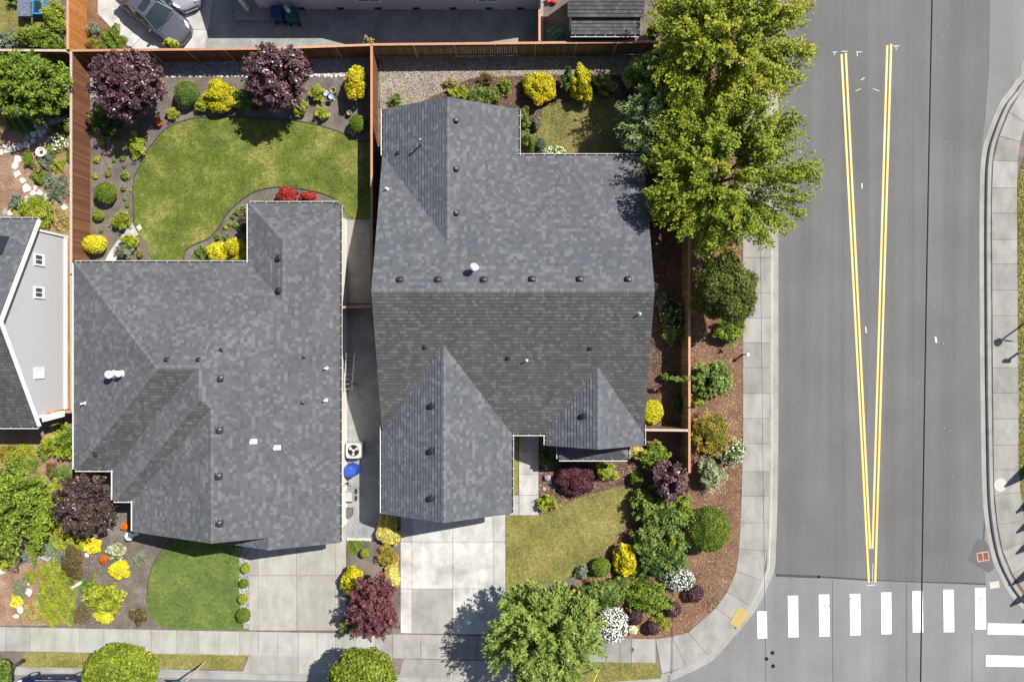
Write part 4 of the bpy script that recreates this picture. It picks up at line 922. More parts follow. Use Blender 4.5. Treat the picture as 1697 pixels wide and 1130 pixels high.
def crown_dome(rx, ry, rz, L, W, cover=3.6, lump=0.25, nl=14, depth=0.22, zmin=-0.2, up=0.25, jit=0.75):
    """leaves over a lumpy dome: clumps stand out, hollows stay dark"""
    S = 2 * math.pi * (rx * ry + rx * rz + ry * rz) / 3; n = int(max(60, S * cover / (2 * L * W))); D = rdir(n, zmin)
    K = rdir(nl, zmin); amp = rng.uniform(0.5, 1, nl); dots = D @ K.T; wd = 0.045 + 1.1 / nl
    q = (np.exp((dots - 1) / wd) * amp).max(1)
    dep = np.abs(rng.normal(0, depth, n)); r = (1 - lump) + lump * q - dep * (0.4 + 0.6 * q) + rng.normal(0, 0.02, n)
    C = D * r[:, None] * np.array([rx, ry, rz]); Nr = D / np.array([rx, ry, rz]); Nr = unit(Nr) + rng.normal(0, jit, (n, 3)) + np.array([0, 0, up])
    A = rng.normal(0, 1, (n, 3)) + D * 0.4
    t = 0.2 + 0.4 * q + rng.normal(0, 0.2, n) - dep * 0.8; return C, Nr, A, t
def crown_spray(rx, ry, rz, L, W, nb=240, per=110, wid=0.3, start=0.3, zmin=-0.35, droop=0.15, along=1.0, up=0.9):
    """leafy shoots radiating from the trunk"""
    D = rdir(nb, zmin); R_ = np.array([rx, ry, rz]); E = D * R_ * rng.uniform(0.72, 1.08, (nb, 1)); S0 = np.stack([E[:, 0] * 0.05, E[:, 1] * 0.05, E[:, 2] * 0.1 - rz * 0.55], 1)
    k = np.repeat(np.arange(nb), per); n = len(k); t = start + (1 - start) * rng.uniform(0, 1, n) ** 0.75
    axis = unit(E - S0); w = wid * (0.35 + 0.65 * np.sin(np.pi * np.clip((t - start) / (1 - start) * 0.85 + 0.12, 0, 1)))
    off = rng.normal(0, 1, (n, 3)); off -= axis[k] * (off * axis[k]).sum(1, keepdims=True); off[:, 2] *= 0.55
    C = S0[k] + (E - S0)[k] * t[:, None] + off * w[:, None] * 0.55; C[:, 2] -= droop * rx * t ** 2 * 0.3
    Nr = np.array([0, 0, 1.0]) * up + rng.normal(0, 0.55, (n, 3)) + D[k] * 0.35
    A = axis[k] * along + rng.normal(0, 0.7, (n, 3))
    bt = rng.normal(0, 0.1, nb); tint = 0.38 + bt[k] + rng.normal(0, 0.18, n) + 0.3 * (t - 0.7); return C, Nr, A, tint

def crown_shoots(rx, ry, rz, L, W, nb=90, ns=9, per=36, sw=0.13, sl=0.34, zmin=-0.3, spread=0.55, along=0.6, up=0.9, bright=0.0):
    """limbs carry leafy shoots that point outwards, so the outline is fingered and gaps open between them"""
    D = rdir(nb, zmin); R_ = np.array([rx, ry, rz]); f = rng.uniform(0.5, 0.92, nb); E = D * R_ * f[:, None]; S0 = np.stack([E[:, 0] * 0.05, E[:, 1] * 0.05, E[:, 2] * 0.1 - rz * 0.6], 1)
    m = nb * ns; k = np.repeat(np.arange(nb), ns); t0 = rng.uniform(0.35, 1.0, m); t0[::ns] = 1.0
    P0 = S0[k] + (E - S0)[k] * t0[:, None]
    d = unit(unit(P0 / R_) * 0.9 + unit(E - S0)[k] * 0.5 + rng.normal(0, spread, (m, 3)) * np.array([1, 1, 0.6]) + np.array([0, 0, 0.12]))
    ln = sl * (rx + ry) / 2 * rng.uniform(0.55, 1.15, m); j = np.repeat(np.arange(m), per); n = len(j); t = rng.uniform(0, 1, n) ** 0.85
    w = sw * (0.45 + 0.75 * np.sin(np.pi * np.clip(t * 0.8 + 0.15, 0, 1)))
    off = rng.normal(0, 1, (n, 3)); off -= d[j] * (off * d[j]).sum(1, keepdims=True); off[:, 2] *= 0.6
    C = P0[j] + d[j] * (ln[j] * t)[:, None] + off * w[:, None]
    q = np.linalg.norm(C / R_, axis=1); keep = q < 1.12; C = C[keep]; j = j[keep]; t = t[keep]; q = q[keep]; n = len(j)
    Nr = np.array([0, 0, 1.0]) * up + rng.normal(0, 0.5, (n, 3)) + d[j] * 0.3; A = d[j] * along + rng.normal(0, 0.7, (n, 3))
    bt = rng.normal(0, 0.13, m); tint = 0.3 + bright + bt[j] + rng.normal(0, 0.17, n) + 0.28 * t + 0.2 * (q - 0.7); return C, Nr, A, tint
def crown_clump(rx, ry, rz, L, W, nsub=7, cover=3.0, jit=0.7, loose=0.16):
    """several unequal domes grown into one another"""
    out = [[], [], [], []]
    for k in range(nsub):
        a = 6.283 * (k + rng.uniform(-0.3, 0.3)) / nsub; f = rng.uniform(0.35, 0.68) if k else 0.05; s = rng.uniform(0.36, 0.58) if k else 0.62; zz = rng.uniform(-0.45, 0.2) if k else 0.3
        c = np.array([math.cos(a) * rx * f, math.sin(a) * ry * f, zz * rz]); r = np.array([rx * s, ry * s, rz * (0.72 if k == 0 else rng.uniform(0.5, 0.75))])
        C, Nr, A, t = crown_dome(*r, L, W, cover=cover, lump=0.35, nl=11, depth=loose + 0.06, zmin=-0.35, jit=jit)
        for o, v in zip(out, (C + c, Nr, A, t + rng.normal(0, 0.08))): o.append(v)
    C, Nr, A, t = [np.concatenate(o) for o in out]; C[:, 2] = np.maximum(C[:, 2], -rz * 0.95); return C, Nr, A, t
def crown_bush(rx, ry, rz, L, W, nsub=7, dens=1.0):
    """a leafy core with shoots standing out of it"""
    a = crown_clump(rx * 0.84, ry * 0.84, rz * 0.88, L, W, nsub, cover=2.2, loose=0.2)
    ar = rx * ry; nb = int(10 + 9 * ar * dens); b_ = crown_shoots(rx, ry, rz, L, W, nb=min(70, nb), ns=7, per=12, sw=0.045 + 0.02 * min(rx, 2), sl=0.34, zmin=-0.15, bright=0.12)
    C, Nr, A, t = [np.concatenate([p, q]) for p, q in zip(a, b_)]; C[:, 2] = np.maximum(C[:, 2], -rz * 0.95); return C, Nr, A, t
def crown_mat(rx, ry, rz, L, W, cover=2.6):
    """low spreading mat with a ragged edge"""
    n = int(3.14 * rx * ry * 1.3 * cover / (2 * L * W)); a = rng.uniform(0, 6.283, n); r = np.sqrt(rng.uniform(0, 1, n)); ph = rng.uniform(0, 6.28, 5); am = rng.uniform(0.04, 0.13, 5)
    edge = 1 + sum(am[i] * np.sin((i + 2) * a + ph[i]) for i in range(5)); x = r * edge * rx * np.cos(a); y = r * edge * ry * np.sin(a)
    hgt = 0.5 + 0.25 * np.sin(x * 5 + ph[0]) * np.cos(y * 4 + ph[1]) + 0.25 * np.sin(x * 11 + ph[2] + y * 7); z = rz * (-1 + 2 * np.clip(1 - r ** 4, 0, 1) * np.clip(hgt, 0, 1) * rng.uniform(0.5, 1.05, n))
    Nr = np.array([0, 0, 1.0]) + rng.normal(0, 0.6, (n, 3)); A = rng.normal(0, 1, (n, 3)); return np.stack([x, y, z], 1), Nr, A, 0.2 + 0.45 * hgt + rng.normal(0, 0.2, n)
def limbs(mb, h, spread, rx, ry, r0, n=7, seed=0):
    r_ = random.Random(seed); mb.tube([(0, 0, -0.1), (r_.uniform(-0.05, 0.05), r_.uniform(-0.05, 0.05), h * 0.35), (0, 0, h * 0.7)], [r0, r0 * 0.8, r0 * 0.45], 9)
    for k in range(n):
        a = 6.283 * (k + r_.uniform(-0.3, 0.3)) / n; z0 = h * r_.uniform(0.25, 0.55); f = r_.uniform(0.55, 0.85)
        e = (math.cos(a) * rx * f, math.sin(a) * ry * f, min(h * 0.95, z0 + h * r_.uniform(0.2, 0.4)))
        mid = (e[0] * 0.45, e[1] * 0.45, z0 + (e[2] - z0) * 0.6); mb.tube([(0, 0, z0), mid, e], [r0 * 0.45, r0 * 0.28, r0 * 0.08], 6)
PLANTS = []
def plant(name, cat, label, px, py, rx, ry, h, style, m, L=0.07, W=None, group=None, bloom=None, zlow=None, part='foliage', **kw):
    """px,py,rx,ry: where the crown shows in the photograph; h: its height in metres"""
    W = W or L * 0.55; rz = h * 0.52 if zlow is None else (h - zlow) / 2; zc = h - rz
    x, y = at(px, py, zc); k = (CAMH - zc) / FPX; rx *= k; ry *= k
    E = empty(name, (x, y, 0), label, cat, group)
    if style == 'dome': args = crown_dome(rx, ry, rz, L, W, **kw)
    else: args = {'spray': crown_spray, 'shoots': crown_shoots, 'clump': crown_clump, 'bush': crown_bush, 'mat': crown_mat}[style](rx, ry, rz, L, W, **kw)
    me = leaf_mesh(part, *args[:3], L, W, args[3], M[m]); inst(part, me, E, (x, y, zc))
    if bloom:
        bm, frac, bl = bloom; D = rdir(int(frac * 260 * (rx + 0.3) * (ry + 0.3) / (bl / 0.05) ** 2), -0.05); D = D * rng.uniform(0.9, 1.04, (len(D), 1))
        b_ = leaf_mesh('blossom', D * np.array([rx, ry, rz]), D + rng.normal(0, 0.4, D.shape), rng.normal(0, 1, D.shape), bl, bl * 0.8, rng.uniform(0, 1, len(D)), M[bm]); inst('blossom', b_, E, (x, y, zc))
    mb = MB()
    if h > 2.4: limbs(mb, h, 0.6, rx, ry, 0.05 * h ** 0.75, 9, len(PLANTS)); mb.build('trunk', M['bark'], E, (x, y, 0), world=False, smooth=True)
    else:
        for q in range(4):
            a = 1.57 * q + 0.5; mb.tube([(0, 0, -0.03), (math.cos(a) * rx * 0.3, math.sin(a) * ry * 0.3, zc)], [0.03, 0.012], 5)
        mb.build('stem', M['bark'], E, (x, y, 0), world=False)
    PLANTS.append(E); return E
T, S = 'tree', 'shrub'
# trees along the wide street
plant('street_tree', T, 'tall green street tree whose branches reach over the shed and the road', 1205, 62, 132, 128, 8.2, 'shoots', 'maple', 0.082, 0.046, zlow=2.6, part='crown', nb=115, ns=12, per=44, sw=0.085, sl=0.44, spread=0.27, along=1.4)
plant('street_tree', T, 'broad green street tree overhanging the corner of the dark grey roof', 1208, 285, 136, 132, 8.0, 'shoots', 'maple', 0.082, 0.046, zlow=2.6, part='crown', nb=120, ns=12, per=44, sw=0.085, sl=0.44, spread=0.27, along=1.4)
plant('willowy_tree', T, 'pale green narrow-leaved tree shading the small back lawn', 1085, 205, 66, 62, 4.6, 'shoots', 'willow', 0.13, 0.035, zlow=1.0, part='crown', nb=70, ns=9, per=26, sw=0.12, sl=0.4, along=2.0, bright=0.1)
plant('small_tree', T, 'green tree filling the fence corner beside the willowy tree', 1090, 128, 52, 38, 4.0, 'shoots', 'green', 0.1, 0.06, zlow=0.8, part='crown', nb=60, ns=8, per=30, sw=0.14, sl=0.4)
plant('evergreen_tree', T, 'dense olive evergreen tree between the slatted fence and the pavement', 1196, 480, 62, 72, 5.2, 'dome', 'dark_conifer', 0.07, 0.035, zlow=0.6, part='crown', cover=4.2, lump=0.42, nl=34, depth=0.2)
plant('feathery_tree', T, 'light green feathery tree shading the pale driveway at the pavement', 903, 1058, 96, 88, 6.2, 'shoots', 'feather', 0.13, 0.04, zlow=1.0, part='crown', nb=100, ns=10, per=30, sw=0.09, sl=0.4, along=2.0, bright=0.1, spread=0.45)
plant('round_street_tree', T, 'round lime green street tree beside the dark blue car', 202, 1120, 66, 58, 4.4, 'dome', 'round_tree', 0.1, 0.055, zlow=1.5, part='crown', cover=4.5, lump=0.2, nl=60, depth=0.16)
plant('round_street_tree', T, 'round green street tree between the two driveway aprons', 600, 1124, 62, 56, 4.6, 'dome', 'round_tree', 0.1, 0.055, zlow=1.5, part='crown', cover=4.5, lump=0.25, nl=60, depth=0.16)
plant('round_street_tree', T, 'small green street tree at the end of the parking strip beside bare red soil', -4, 1122, 24, 34, 3.4, 'dome', 'green', 0.09, 0.05, zlow=1.0, part='crown', cover=4.5)
# purple leaved trees
plant('purple_tree', T, 'purple-leaved tree in the fence corner beside the pale gravel', 212, 142, 57, 56, 4.4, 'shoots', 'purple', 0.075, 0.045, zlow=0.9, part='crown', nb=95, ns=10, per=36, sw=0.085, sl=0.4)
plant('purple_tree', T, 'purple-leaved tree casting its shadow on the green lawn', 460, 128, 54, 52, 4.2, 'shoots', 'purple', 0.075, 0.045, zlow=0.9, part='crown', nb=95, ns=10, per=36, sw=0.085, sl=0.34, bright=0.08)
plant('purple_tree', T, 'dark brown-purple tree tucked into the stepped corner of the hipped house', 145, 830, 51, 54, 3.8, 'shoots', 'purple_brown', 0.08, 0.045, zlow=0.7, part='crown', nb=85, ns=9, per=30, sw=0.09, sl=0.3)
plant('purple_tree', T, 'large maroon tree between the two front driveways', 620, 1006, 44, 58, 3.4, 'shoots', 'maroon', 0.065, 0.035, zlow=0.5, part='crown', nb=90, ns=9, per=28, sw=0.07, sl=0.26)
plant('purple_tree', T, 'small dark purple tree at the end of the slatted fence', 1108, 798, 33, 34, 2.8, 'shoots', 'purple', 0.06, 0.04, zlow=0.4, part='crown', nb=50, ns=8, per=28, sw=0.07, sl=0.32)
# western garden trees
plant('garden_tree', T, 'big light green tree beside the stepping stone path', 50, 143, 64, 54, 4.2, 'shoots', 'bright_green', 0.09, 0.045, zlow=0.8, part='crown', nb=80, ns=9, per=30, sw=0.1, sl=0.38, bright=-0.06)
plant('garden_tree', T, 'tall bright green tree south of the grey sided house', 22, 838, 62, 90, 4.4, 'shoots', 'bright_green', 0.085, 0.05, zlow=0.9, part='crown', nb=85, ns=8, per=26, sw=0.11, sl=0.34, bright=-0.05)
# hipped house, back garden
BB = 'in the back bed of the green lawn'
rows = [
 (S, 'dark green round shrub in the shade of the corner purple tree', 182, 205, 27, 27, 1.6, 'dark_green', 0.05),
 (S, 'lime shrub squeezed between the tall west fence and a dark green shrub', 160, 200, 12, 18, 1.0, 'lime', 0.05),
 (S, 'clipped round green shrub beside the yellow shrub behind the lawn', 310, 156, 22, 22, 1.2, 'green', 0.035),
 (S, 'upright bright yellow shrub beside the clipped round green shrub', 362, 160, 27, 22, 1.5, 'yellow', 0.06),
 (S, 'lime bush in front of the clipped round green shrub', 334, 173, 13, 13, 0.8, 'lime', 0.05),
 (S, 'small yellow-green mound beside the orange flowers at the lawn edge', 285, 190, 11, 10, 0.6, 'lime', 0.035),
 ('flower', 'orange flower clump at the edge of the green lawn', 262, 204, 7, 8, 0.5, 'orange', 0.04),
 (S, 'mid green bush between the yellow shrub and the purple tree', 400, 166, 15, 16, 1.0, 'bright_green', 0.05),
 (S, 'dark green bush at the foot of the purple tree by the lawn', 424, 164, 22, 20, 1.3, 'dark_green', 0.05),
 (S, 'yellow-green bush half under the lawn-side purple tree', 499, 180, 11, 14, 0.9, 'lime', 0.05),
 (S, 'lime shrub beside the pale blue birdbath', 525, 155, 13, 13, 0.9, 'lime', 0.05),
 (S, 'variegated lime shrub on bare soil below the birdbath', 533, 188, 11, 12, 0.7, 'lime', 0.05),
 (S, 'tall bright yellow shrub in the corner of the two cedar fences', 588, 138, 21, 27, 1.9, 'yellow', 0.06),
 (S, 'round fresh green shrub at the fence end of the lawn', 593, 206, 15, 16, 1.1, 'bright_green', 0.04),
 (S, 'lime shrub half in shade on the curved lawn edge', 228, 241, 20, 20, 1.0, 'lime', 0.045),
 (S, 'round green shrub alone in the seedling bed', 175, 320, 19, 18, 1.1, 'bright_green', 0.045),
 (S, 'small lime ball shrub beside the larger lime shrub near the path', 163, 357, 10, 9, 0.6, 'lime', 0.04),
 (S, 'lime shrub with orange tips next to the curved path', 200, 365, 18, 17, 0.9, 'lime', 0.045),
 (S, 'clipped yellow ball shrub against the tall west fence', 157, 405, 21, 16, 1.2, 'lemon', 0.05),
 (S, 'leathery yellow-green shrub inside the curve of the path', 215, 401, 15, 13, 0.8, 'lime', 0.07),
 (S, 'grey-green low shrub between path and gutter', 205, 417, 15, 12, 0.8, 'grey_green', 0.05),
 ('flower', 'small orange and yellow flowers between path and lawn', 231, 421, 6, 8, 0.4, 'orange_green', 0.04),
 (S, 'yellow shrub nestled against the taller golden one by the house corner', 361, 417, 17, 17, 1.1, 'lemon', 0.055),
 (S, 'tall golden shrub in the inner corner of the hipped house', 391, 414, 19, 20, 1.3, 'yellow', 0.055),
 (S, 'low glossy green groundcover beside the two yellow shrubs', 332, 421, 14, 13, 0.5, 'green', 0.06),
 (S, 'bright red shrub against the hipped roof gutter, the larger of two', 475, 324, 18, 13, 1.0, 'red', 0.05),
 (S, 'bright red shrub against the hipped roof gutter, the smaller of two', 511, 328, 16, 11, 0.9, 'red', 0.05),
 (S, 'dark purple shrub in the shade of the hipped house wall', 408, 372, 10, 22, 1.0, 'purple_brown', 0.05),
 # middle house, back garden
 (S, 'small green shrub on tan gravel beside the grey gable', 658, 167, 12, 13, 0.8, 'green', 0.05),
 (S, 'low green hedge mound touching the tip of the grey gable', 800, 157, 34, 15, 0.9, 'green', 0.05),
 (S, 'rounded green end of the low hedge behind the grey gable', 838, 142, 13, 14, 0.9, 'bright_green', 0.05),
 (S, 'lime end of the low hedge nearest the gable tip', 760, 153, 18, 13, 0.7, 'lime', 0.05),
 ('grass', 'tuft of pale yellow grass on the tan gravel', 750, 140, 14, 10, 0.5, 'straw', 0.06),
 (S, 'sparse purple-brown twiggy shrub beside the gravel strip', 805, 130, 15, 10, 0.6, 'brown', 0.035),
 (S, 'broad golden yellow shrub beside the dry back lawn', 896, 145, 27, 25, 1.6, 'yellow', 0.06),
 (S, 'tall narrow golden yellow shrub beside a dark green conifer', 963, 142, 18, 31, 1.7, 'yellow', 0.06),
 (S, 'dark green column conifer between the two golden shrubs', 940, 132, 12, 22, 1.8, 'dark_green', 0.04),
 (S, 'small green shrub beside the broad golden shrub', 874, 134, 11, 11, 0.8, 'green', 0.045),
 (S, 'leafy green shrub with pale leaves between golden shrub and fence corner', 1000, 140, 20, 17, 1.1, 'green', 0.07),
 (S, 'pale cream-leaved bush under the fence corner tree', 1045, 132, 12, 14, 1.0, 'variegated', 0.06),
 (S, 'dense green shrub along the back gable gutter', 870, 198, 11, 18, 1.1, 'green', 0.045),
 (S, 'grey-green round bush beside the back gable gutter shrub', 889, 205, 9, 14, 0.8, 'grey_green', 0.045),
 (S, 'green shrub filling the inner corner of the back gutters', 872, 231, 14, 13, 0.9, 'green', 0.05),
 (S, 'little golden-green conifer in the inner corner of the back gutters', 880, 241, 7, 13, 1.0, 'bright_green', 0.035),
 (S, 'pale sage bush beside the little conifer', 896, 240, 9, 13, 0.6, 'blue_green', 0.045),
 ('flower', 'white daisy clump against the back gutter', 915, 251, 20, 9, 0.4, 'lime', 0.05),
 # bark strip and side garden
 (S, 'light green bush at the foot of the olive evergreen by the pavement', 1208, 548, 27, 24, 1.2, 'bright_green', 0.07),
 (S, 'glossy green rhododendron with pale buds along the slatted fence', 1110, 522, 18, 27, 1.5, 'dark_green', 0.08),
 (S, 'dense green shrub at the lower end of the rhododendron', 1116, 552, 18, 17, 1.2, 'green', 0.05),
 (S, 'grey-leaved shrub beside the shingle roof edge', 1096, 500, 10, 14, 0.9, 'grey_green', 0.05),
 (S, 'small yellow-green bush on bark beside the slatted fence', 1154, 661, 11, 13, 0.8, 'lime', 0.06),
 (S, 'large green and orange leaved bush on the bark strip', 1180, 720, 36, 36, 1.7, 'orange_green', 0.06),
 (S, 'white-flowered green bush touching the pavement', 1212, 747, 21, 22, 1.2, 'green', 0.06),
 (S, 'pale variegated round bush on the bark strip', 1174, 786, 26, 27, 1.4, 'variegated', 0.055),
 (S, 'clipped bright green dome shrub standing alone on the bark', 1173, 876, 37, 39, 2.3, 'bright_green', 0.05),
 (S, 'clipped square yellow hedge beside the shingle roof edge', 1081, 682, 18, 21, 0.8, 'lemon', 0.05),
 (S, 'yellow bush against the front gable gutter', 1055, 750, 14, 11, 0.7, 'gold', 0.05),
 (S, 'green leafy bush beside the front gable and the fence', 1086, 754, 25, 23, 1.3, 'bright_green', 0.07),
 (S, 'clipped small green ball shrub at the tip of the dry lawn', 1055, 793, 12, 13, 0.8, 'bright_green', 0.04),
 # front garden of the middle house
 (S, 'domed maroon maple shrub beside the dry front lawn', 957, 796, 33, 26, 1.3, 'maroon', 0.05),
 (S, 'green and yellow leafed shrub between bay roof and dry lawn', 1004, 781, 19, 17, 1.0, 'lime', 0.06),
 (S, 'bushy shrub with lime leaves at the front path corner', 908, 832, 20, 12, 0.8, 'lime', 0.06),
 (S, 'dark green shrub in the shade beside the front path', 905, 757, 12, 14, 1.0, 'dark_green', 0.06),
 (S, 'low green groundcover in shade below the bay gutter', 930, 762, 13, 14, 0.4, 'dark_green', 0.05),
 (S, 'large green shrub above the clipped dome on the bark', 1102, 852, 48, 30, 2.2, 'green', 0.08),
 (S, 'large green shrub between the golden bush and the clipped dome', 1095, 905, 46, 36, 2.0, 'green', 0.075),
 (S, 'green shrub along the shaded tip of the dry lawn', 1068, 838, 20, 28, 1.6, 'green', 0.07),
 (S, 'small yellow-green conifer amid the large green shrubs', 1108, 890, 9, 14, 2.2, 'lime', 0.04),
 (S, 'golden yellow bush by the bark edge of the dry lawn', 1038, 925, 23, 27, 1.4, 'yellow', 0.065),
 (S, 'round green shrub beside the golden bush and dry lawn', 995, 939, 17, 17, 0.9, 'bright_green', 0.05),
 ('grass', 'tuft of pale green grass at the dry lawn edge', 961, 948, 12, 12, 0.6, 'blue_green', 0.05),
 (S, 'large green shrub above the white flowering bush at the pavement', 1002, 984, 36, 27, 1.5, 'green', 0.06),
 (S, 'green shrub between golden bush and purple barberries', 1068, 985, 37, 32, 1.6, 'bright_green', 0.065),
 (S, 'dark purple barberry beside the white flowering pavement bush', 1052, 1020, 13, 16, 0.8, 'purple', 0.04),
 (S, 'round purple barberry beside the pavement edge', 1081, 1040, 12, 12, 0.8, 'purple', 0.035),
 (S, 'round purple barberry between two green shrubs on bark', 1113, 1008, 15, 14, 0.9, 'purple', 0.035),
 (S, 'round purple barberry beside the white bush on open bark', 1151, 983, 15, 15, 0.9, 'purple', 0.035),
 (S, 'lime spreading shrub between the barberries', 1098, 1028, 16, 14, 0.6, 'lime', 0.05),
 ('flower', 'cream leaved clump beside the white flowering pavement bush', 1049, 1043, 9, 9, 0.4, 'bloom_cream', 0.05),
 (S, 'green shrub spilling onto the tip of the dry lawn below the purple tree', 1062, 828, 17, 18, 1.5, 'bright_green', 0.06),
 (S, 'tall green shrub squeezed between the golden bush and the large shrubs', 1068, 895, 24, 30, 1.9, 'green', 0.065),
 (S, 'bright leafy shrub between the clipped dome and the purple tree', 1128, 838, 24, 20, 1.9, 'bright_green', 0.07),
 (S, 'green shrub beside the clipped dome, above the white bush', 1120, 928, 26, 20, 1.5, 'green', 0.065),
 (S, 'dark green shrub in the middle of the corner planting', 1080, 935, 28, 24, 1.7, 'dark_green', 0.065),
 (S, 'green shrub at the feathery tree edge of the corner planting', 968, 985, 22, 18, 1.2, 'green', 0.055),
 (S, 'leafy shrub between the round green shrub and the large shrub below it', 1028, 965, 20, 16, 1.1, 'green', 0.055),
 (S, 'yellow-green leafy shrub behind the two purple barberries', 1092, 1000, 22, 18, 1.2, 'bright_green', 0.055),
 (S, 'dark green shrub under the purple tree at the fence end', 1085, 815, 16, 16, 1.2, 'green', 0.055),
 # between the driveways
 (S, 'bright yellow shrub leaning over the tan driveway', 584, 962, 19, 24, 1.5, 'yellow', 0.06),
 (S, 'green shrub at the foot of the maroon tree by the pavement', 575, 1035, 12, 17, 0.9, 'green', 0.05),
 (S, 'cream yellow hedge block beside the garage corner', 642, 880, 20, 26, 0.9, 'gold', 0.055),
 (S, 'golden orange hedge block in the middle of the driveway hedge', 643, 922, 19, 21, 0.8, 'orange_green', 0.05),
 (S, 'cream yellow hedge tail beside the maroon tree', 649, 951, 13, 25, 0.8, 'gold', 0.055),
 (S, 'small round lime shrub on soil beside the tan driveway', 604, 916, 8, 8, 0.6, 'lime', 0.035),
 (S, 'flat dark olive groundcover beside the side gravel', 586, 905, 12, 13, 0.15, 'bright_green', 0.03),
 # hipped house, front garden
 (S, 'lemon yellow flower mound beside the round white urn', 154, 904, 14, 14, 0.6, 'lemon', 0.05),
 ('flower', 'orange flower clump beside the cream leaved shrub', 172, 926, 9, 9, 0.5, 'orange', 0.04),
 ('flower', 'orange flower clump beside the stepped gutter corner', 207, 872, 8, 7, 0.5, 'orange', 0.04),
 (S, 'cream and lime variegated shrub between two lemon mounds', 194, 912, 16, 15, 0.7, 'variegated', 0.06),
 (S, 'lemon yellow mound beside the rich green front lawn', 197, 944, 18, 16, 0.7, 'lemon', 0.05),
 (S, 'spreading spiky yellow-green shrub in front garden soil', 173, 990, 34, 29, 0.9, 'lime', 0.08),
 (S, 'green bush behind the spiky yellow-green shrub', 148, 974, 13, 16, 0.7, 'bright_green', 0.05),
 (S, 'lemon yellow mound below the spiky shrub at the pavement', 171, 1023, 18, 11, 0.6, 'lemon', 0.05),
 (S, 'brown heather mound beside the white garden border stone', 122, 932, 23, 32, 0.8, 'brown', 0.04),
 (S, 'brown shrub beside the pavement and rich green lawn', 232, 1021, 18, 15, 0.7, 'brown', 0.045),
 (S, 'small brown shrub at the pavement end of the lime groundcover', 131, 1019, 13, 16, 0.5, 'brown', 0.04),
 (S, 'large spreading lime groundcover between soil and brown heather', 90, 985, 30, 58, 0.5, 'lime', 0.05),
 (S, 'lime groundcover below the brown-purple tree', 112, 900, 30, 17, 0.5, 'lime', 0.05),
 (S, 'pale lime patch beside the brown-purple tree', 100, 862, 20, 22, 0.6, 'lime', 0.05),
 (S, 'open olive shrub with a bare middle near the front lawn', 229, 928, 13, 12, 0.4, 'grey_green', 0.04),
 (S, 'bright lime ball shrub at the edge of red garden soil', 9, 935, 9, 11, 0.6, 'lime', 0.04),
 (S, 'golden grassy patch at the pavement corner of the garden', 50, 1016, 14, 17, 0.3, 'straw', 0.06),
 (S, 'low grey succulent mat in the western garden', 80, 905, 16, 15, 0.3, 'blue_green', 0.05),
 (S, 'sage grey plant mat along the red soil', 33, 975, 13, 22, 0.25, 'grey_green', 0.045),
 (S, 'silver-green mound beside the red garden soil', 40, 925, 10, 10, 0.4, 'blue_green', 0.04),
 (S, 'green shrub against the west gutter of the hipped house', 112, 730, 18, 30, 1.2, 'bright_green', 0.08),
 (S, 'yellow-green bush beside the grey house lean-to', 88, 738, 17, 20, 0.8, 'lime', 0.06),
 (S, 'orange tinted groundcover in front of the grey house', 14, 752, 18, 16, 0.6, 'orange_green', 0.06),
 (S, 'spiky green perennial on red soil before the grey house', 68, 752, 11, 13, 0.5, 'bright_green', 0.07),
 (S, 'lime groundcover on red soil before the grey house', 40, 750, 20, 13, 0.4, 'lime', 0.06),
 (S, 'green perennial patch touching the stepped house corner', 108, 785, 24, 13, 0.6, 'green', 0.06),
 (S, 'brownish perennial patch before the purple tree', 85, 782, 12, 14, 0.4, 'brown', 0.05),
 (S, 'lime perennials between the two front garden trees', 92, 818, 13, 25, 0.6, 'lime', 0.06),
 (S, 'green mat at the tall fence above the bright lime sedum', 118, 258, 9, 14, 0.3, 'bright_green', 0.04),
 (S, 'lime mat between the flagstones and the white planter', 84, 248, 14, 10, 0.35, 'lime', 0.045),
 (S, 'olive mat beside the silver-green lavender', 78, 300, 12, 12, 0.3, 'grey_green', 0.045),
 (S, 'low green weeds under the big light green tree', 30, 205, 28, 13, 0.3, 'green', 0.05),
 (S, 'dark green fern under the big light green tree', 95, 180, 22, 14, 0.5, 'dark_green', 0.06),
 (S, 'straw coloured dry grass beside the grey house corner', 100, 365, 13, 22, 0.3, 'straw', 0.06),
 (S, 'green mat between the tall garden tree and the red soil', 55, 905, 14, 30, 0.3, 'bright_green', 0.045),
 (S, 'lime mat in front of the tall garden tree', 72, 880, 14, 22, 0.35, 'lime', 0.05),
 (S, 'grey-leaved mat between heather and succulents', 95, 925, 14, 12, 0.3, 'grey_green', 0.045),
 (S, 'green perennials before the grey house gutter', 40, 772, 24, 12, 0.4, 'bright_green', 0.06),
 (S, 'golden mat beside the west gutter green shrub', 98, 712, 12, 12, 0.4, 'lime', 0.05),
 (S, 'small yellow mound on the open red soil near the pavement', 25, 998, 11, 11, 0.3, 'lemon', 0.04),
 (S, 'pale lime mound on the open red soil beside the grey mat', 48, 957, 11, 11, 0.3, 'lime', 0.04),
 (S, 'yellow sedum mat at the pavement end of the red soil', 62, 1026, 18, 8, 0.25, 'straw', 0.05),
 # row beside the tan driveway
 (S, 'lime ball shrub in the white pebbles nearest the house', 406, 941, 8, 9, 0.5, 'lime', 0.035),
 (S, 'olive ball shrub in the white pebbles, second from the house', 404, 966, 8, 8, 0.5, 'bright_green', 0.03),
 (S, 'pale lime ball shrub in the white pebbles, third from the house', 402, 992, 8, 9, 0.5, 'lime', 0.035),
 (S, 'larger green ball shrub in the white pebbles next to the pavement', 403, 1019, 12, 13, 0.7, 'bright_green', 0.04),
 (S, 'low pale flowers at the garage corner beside the pebbles', 390, 912, 8, 8, 0.3, 'variegated', 0.04),
 # western and northern neighbours
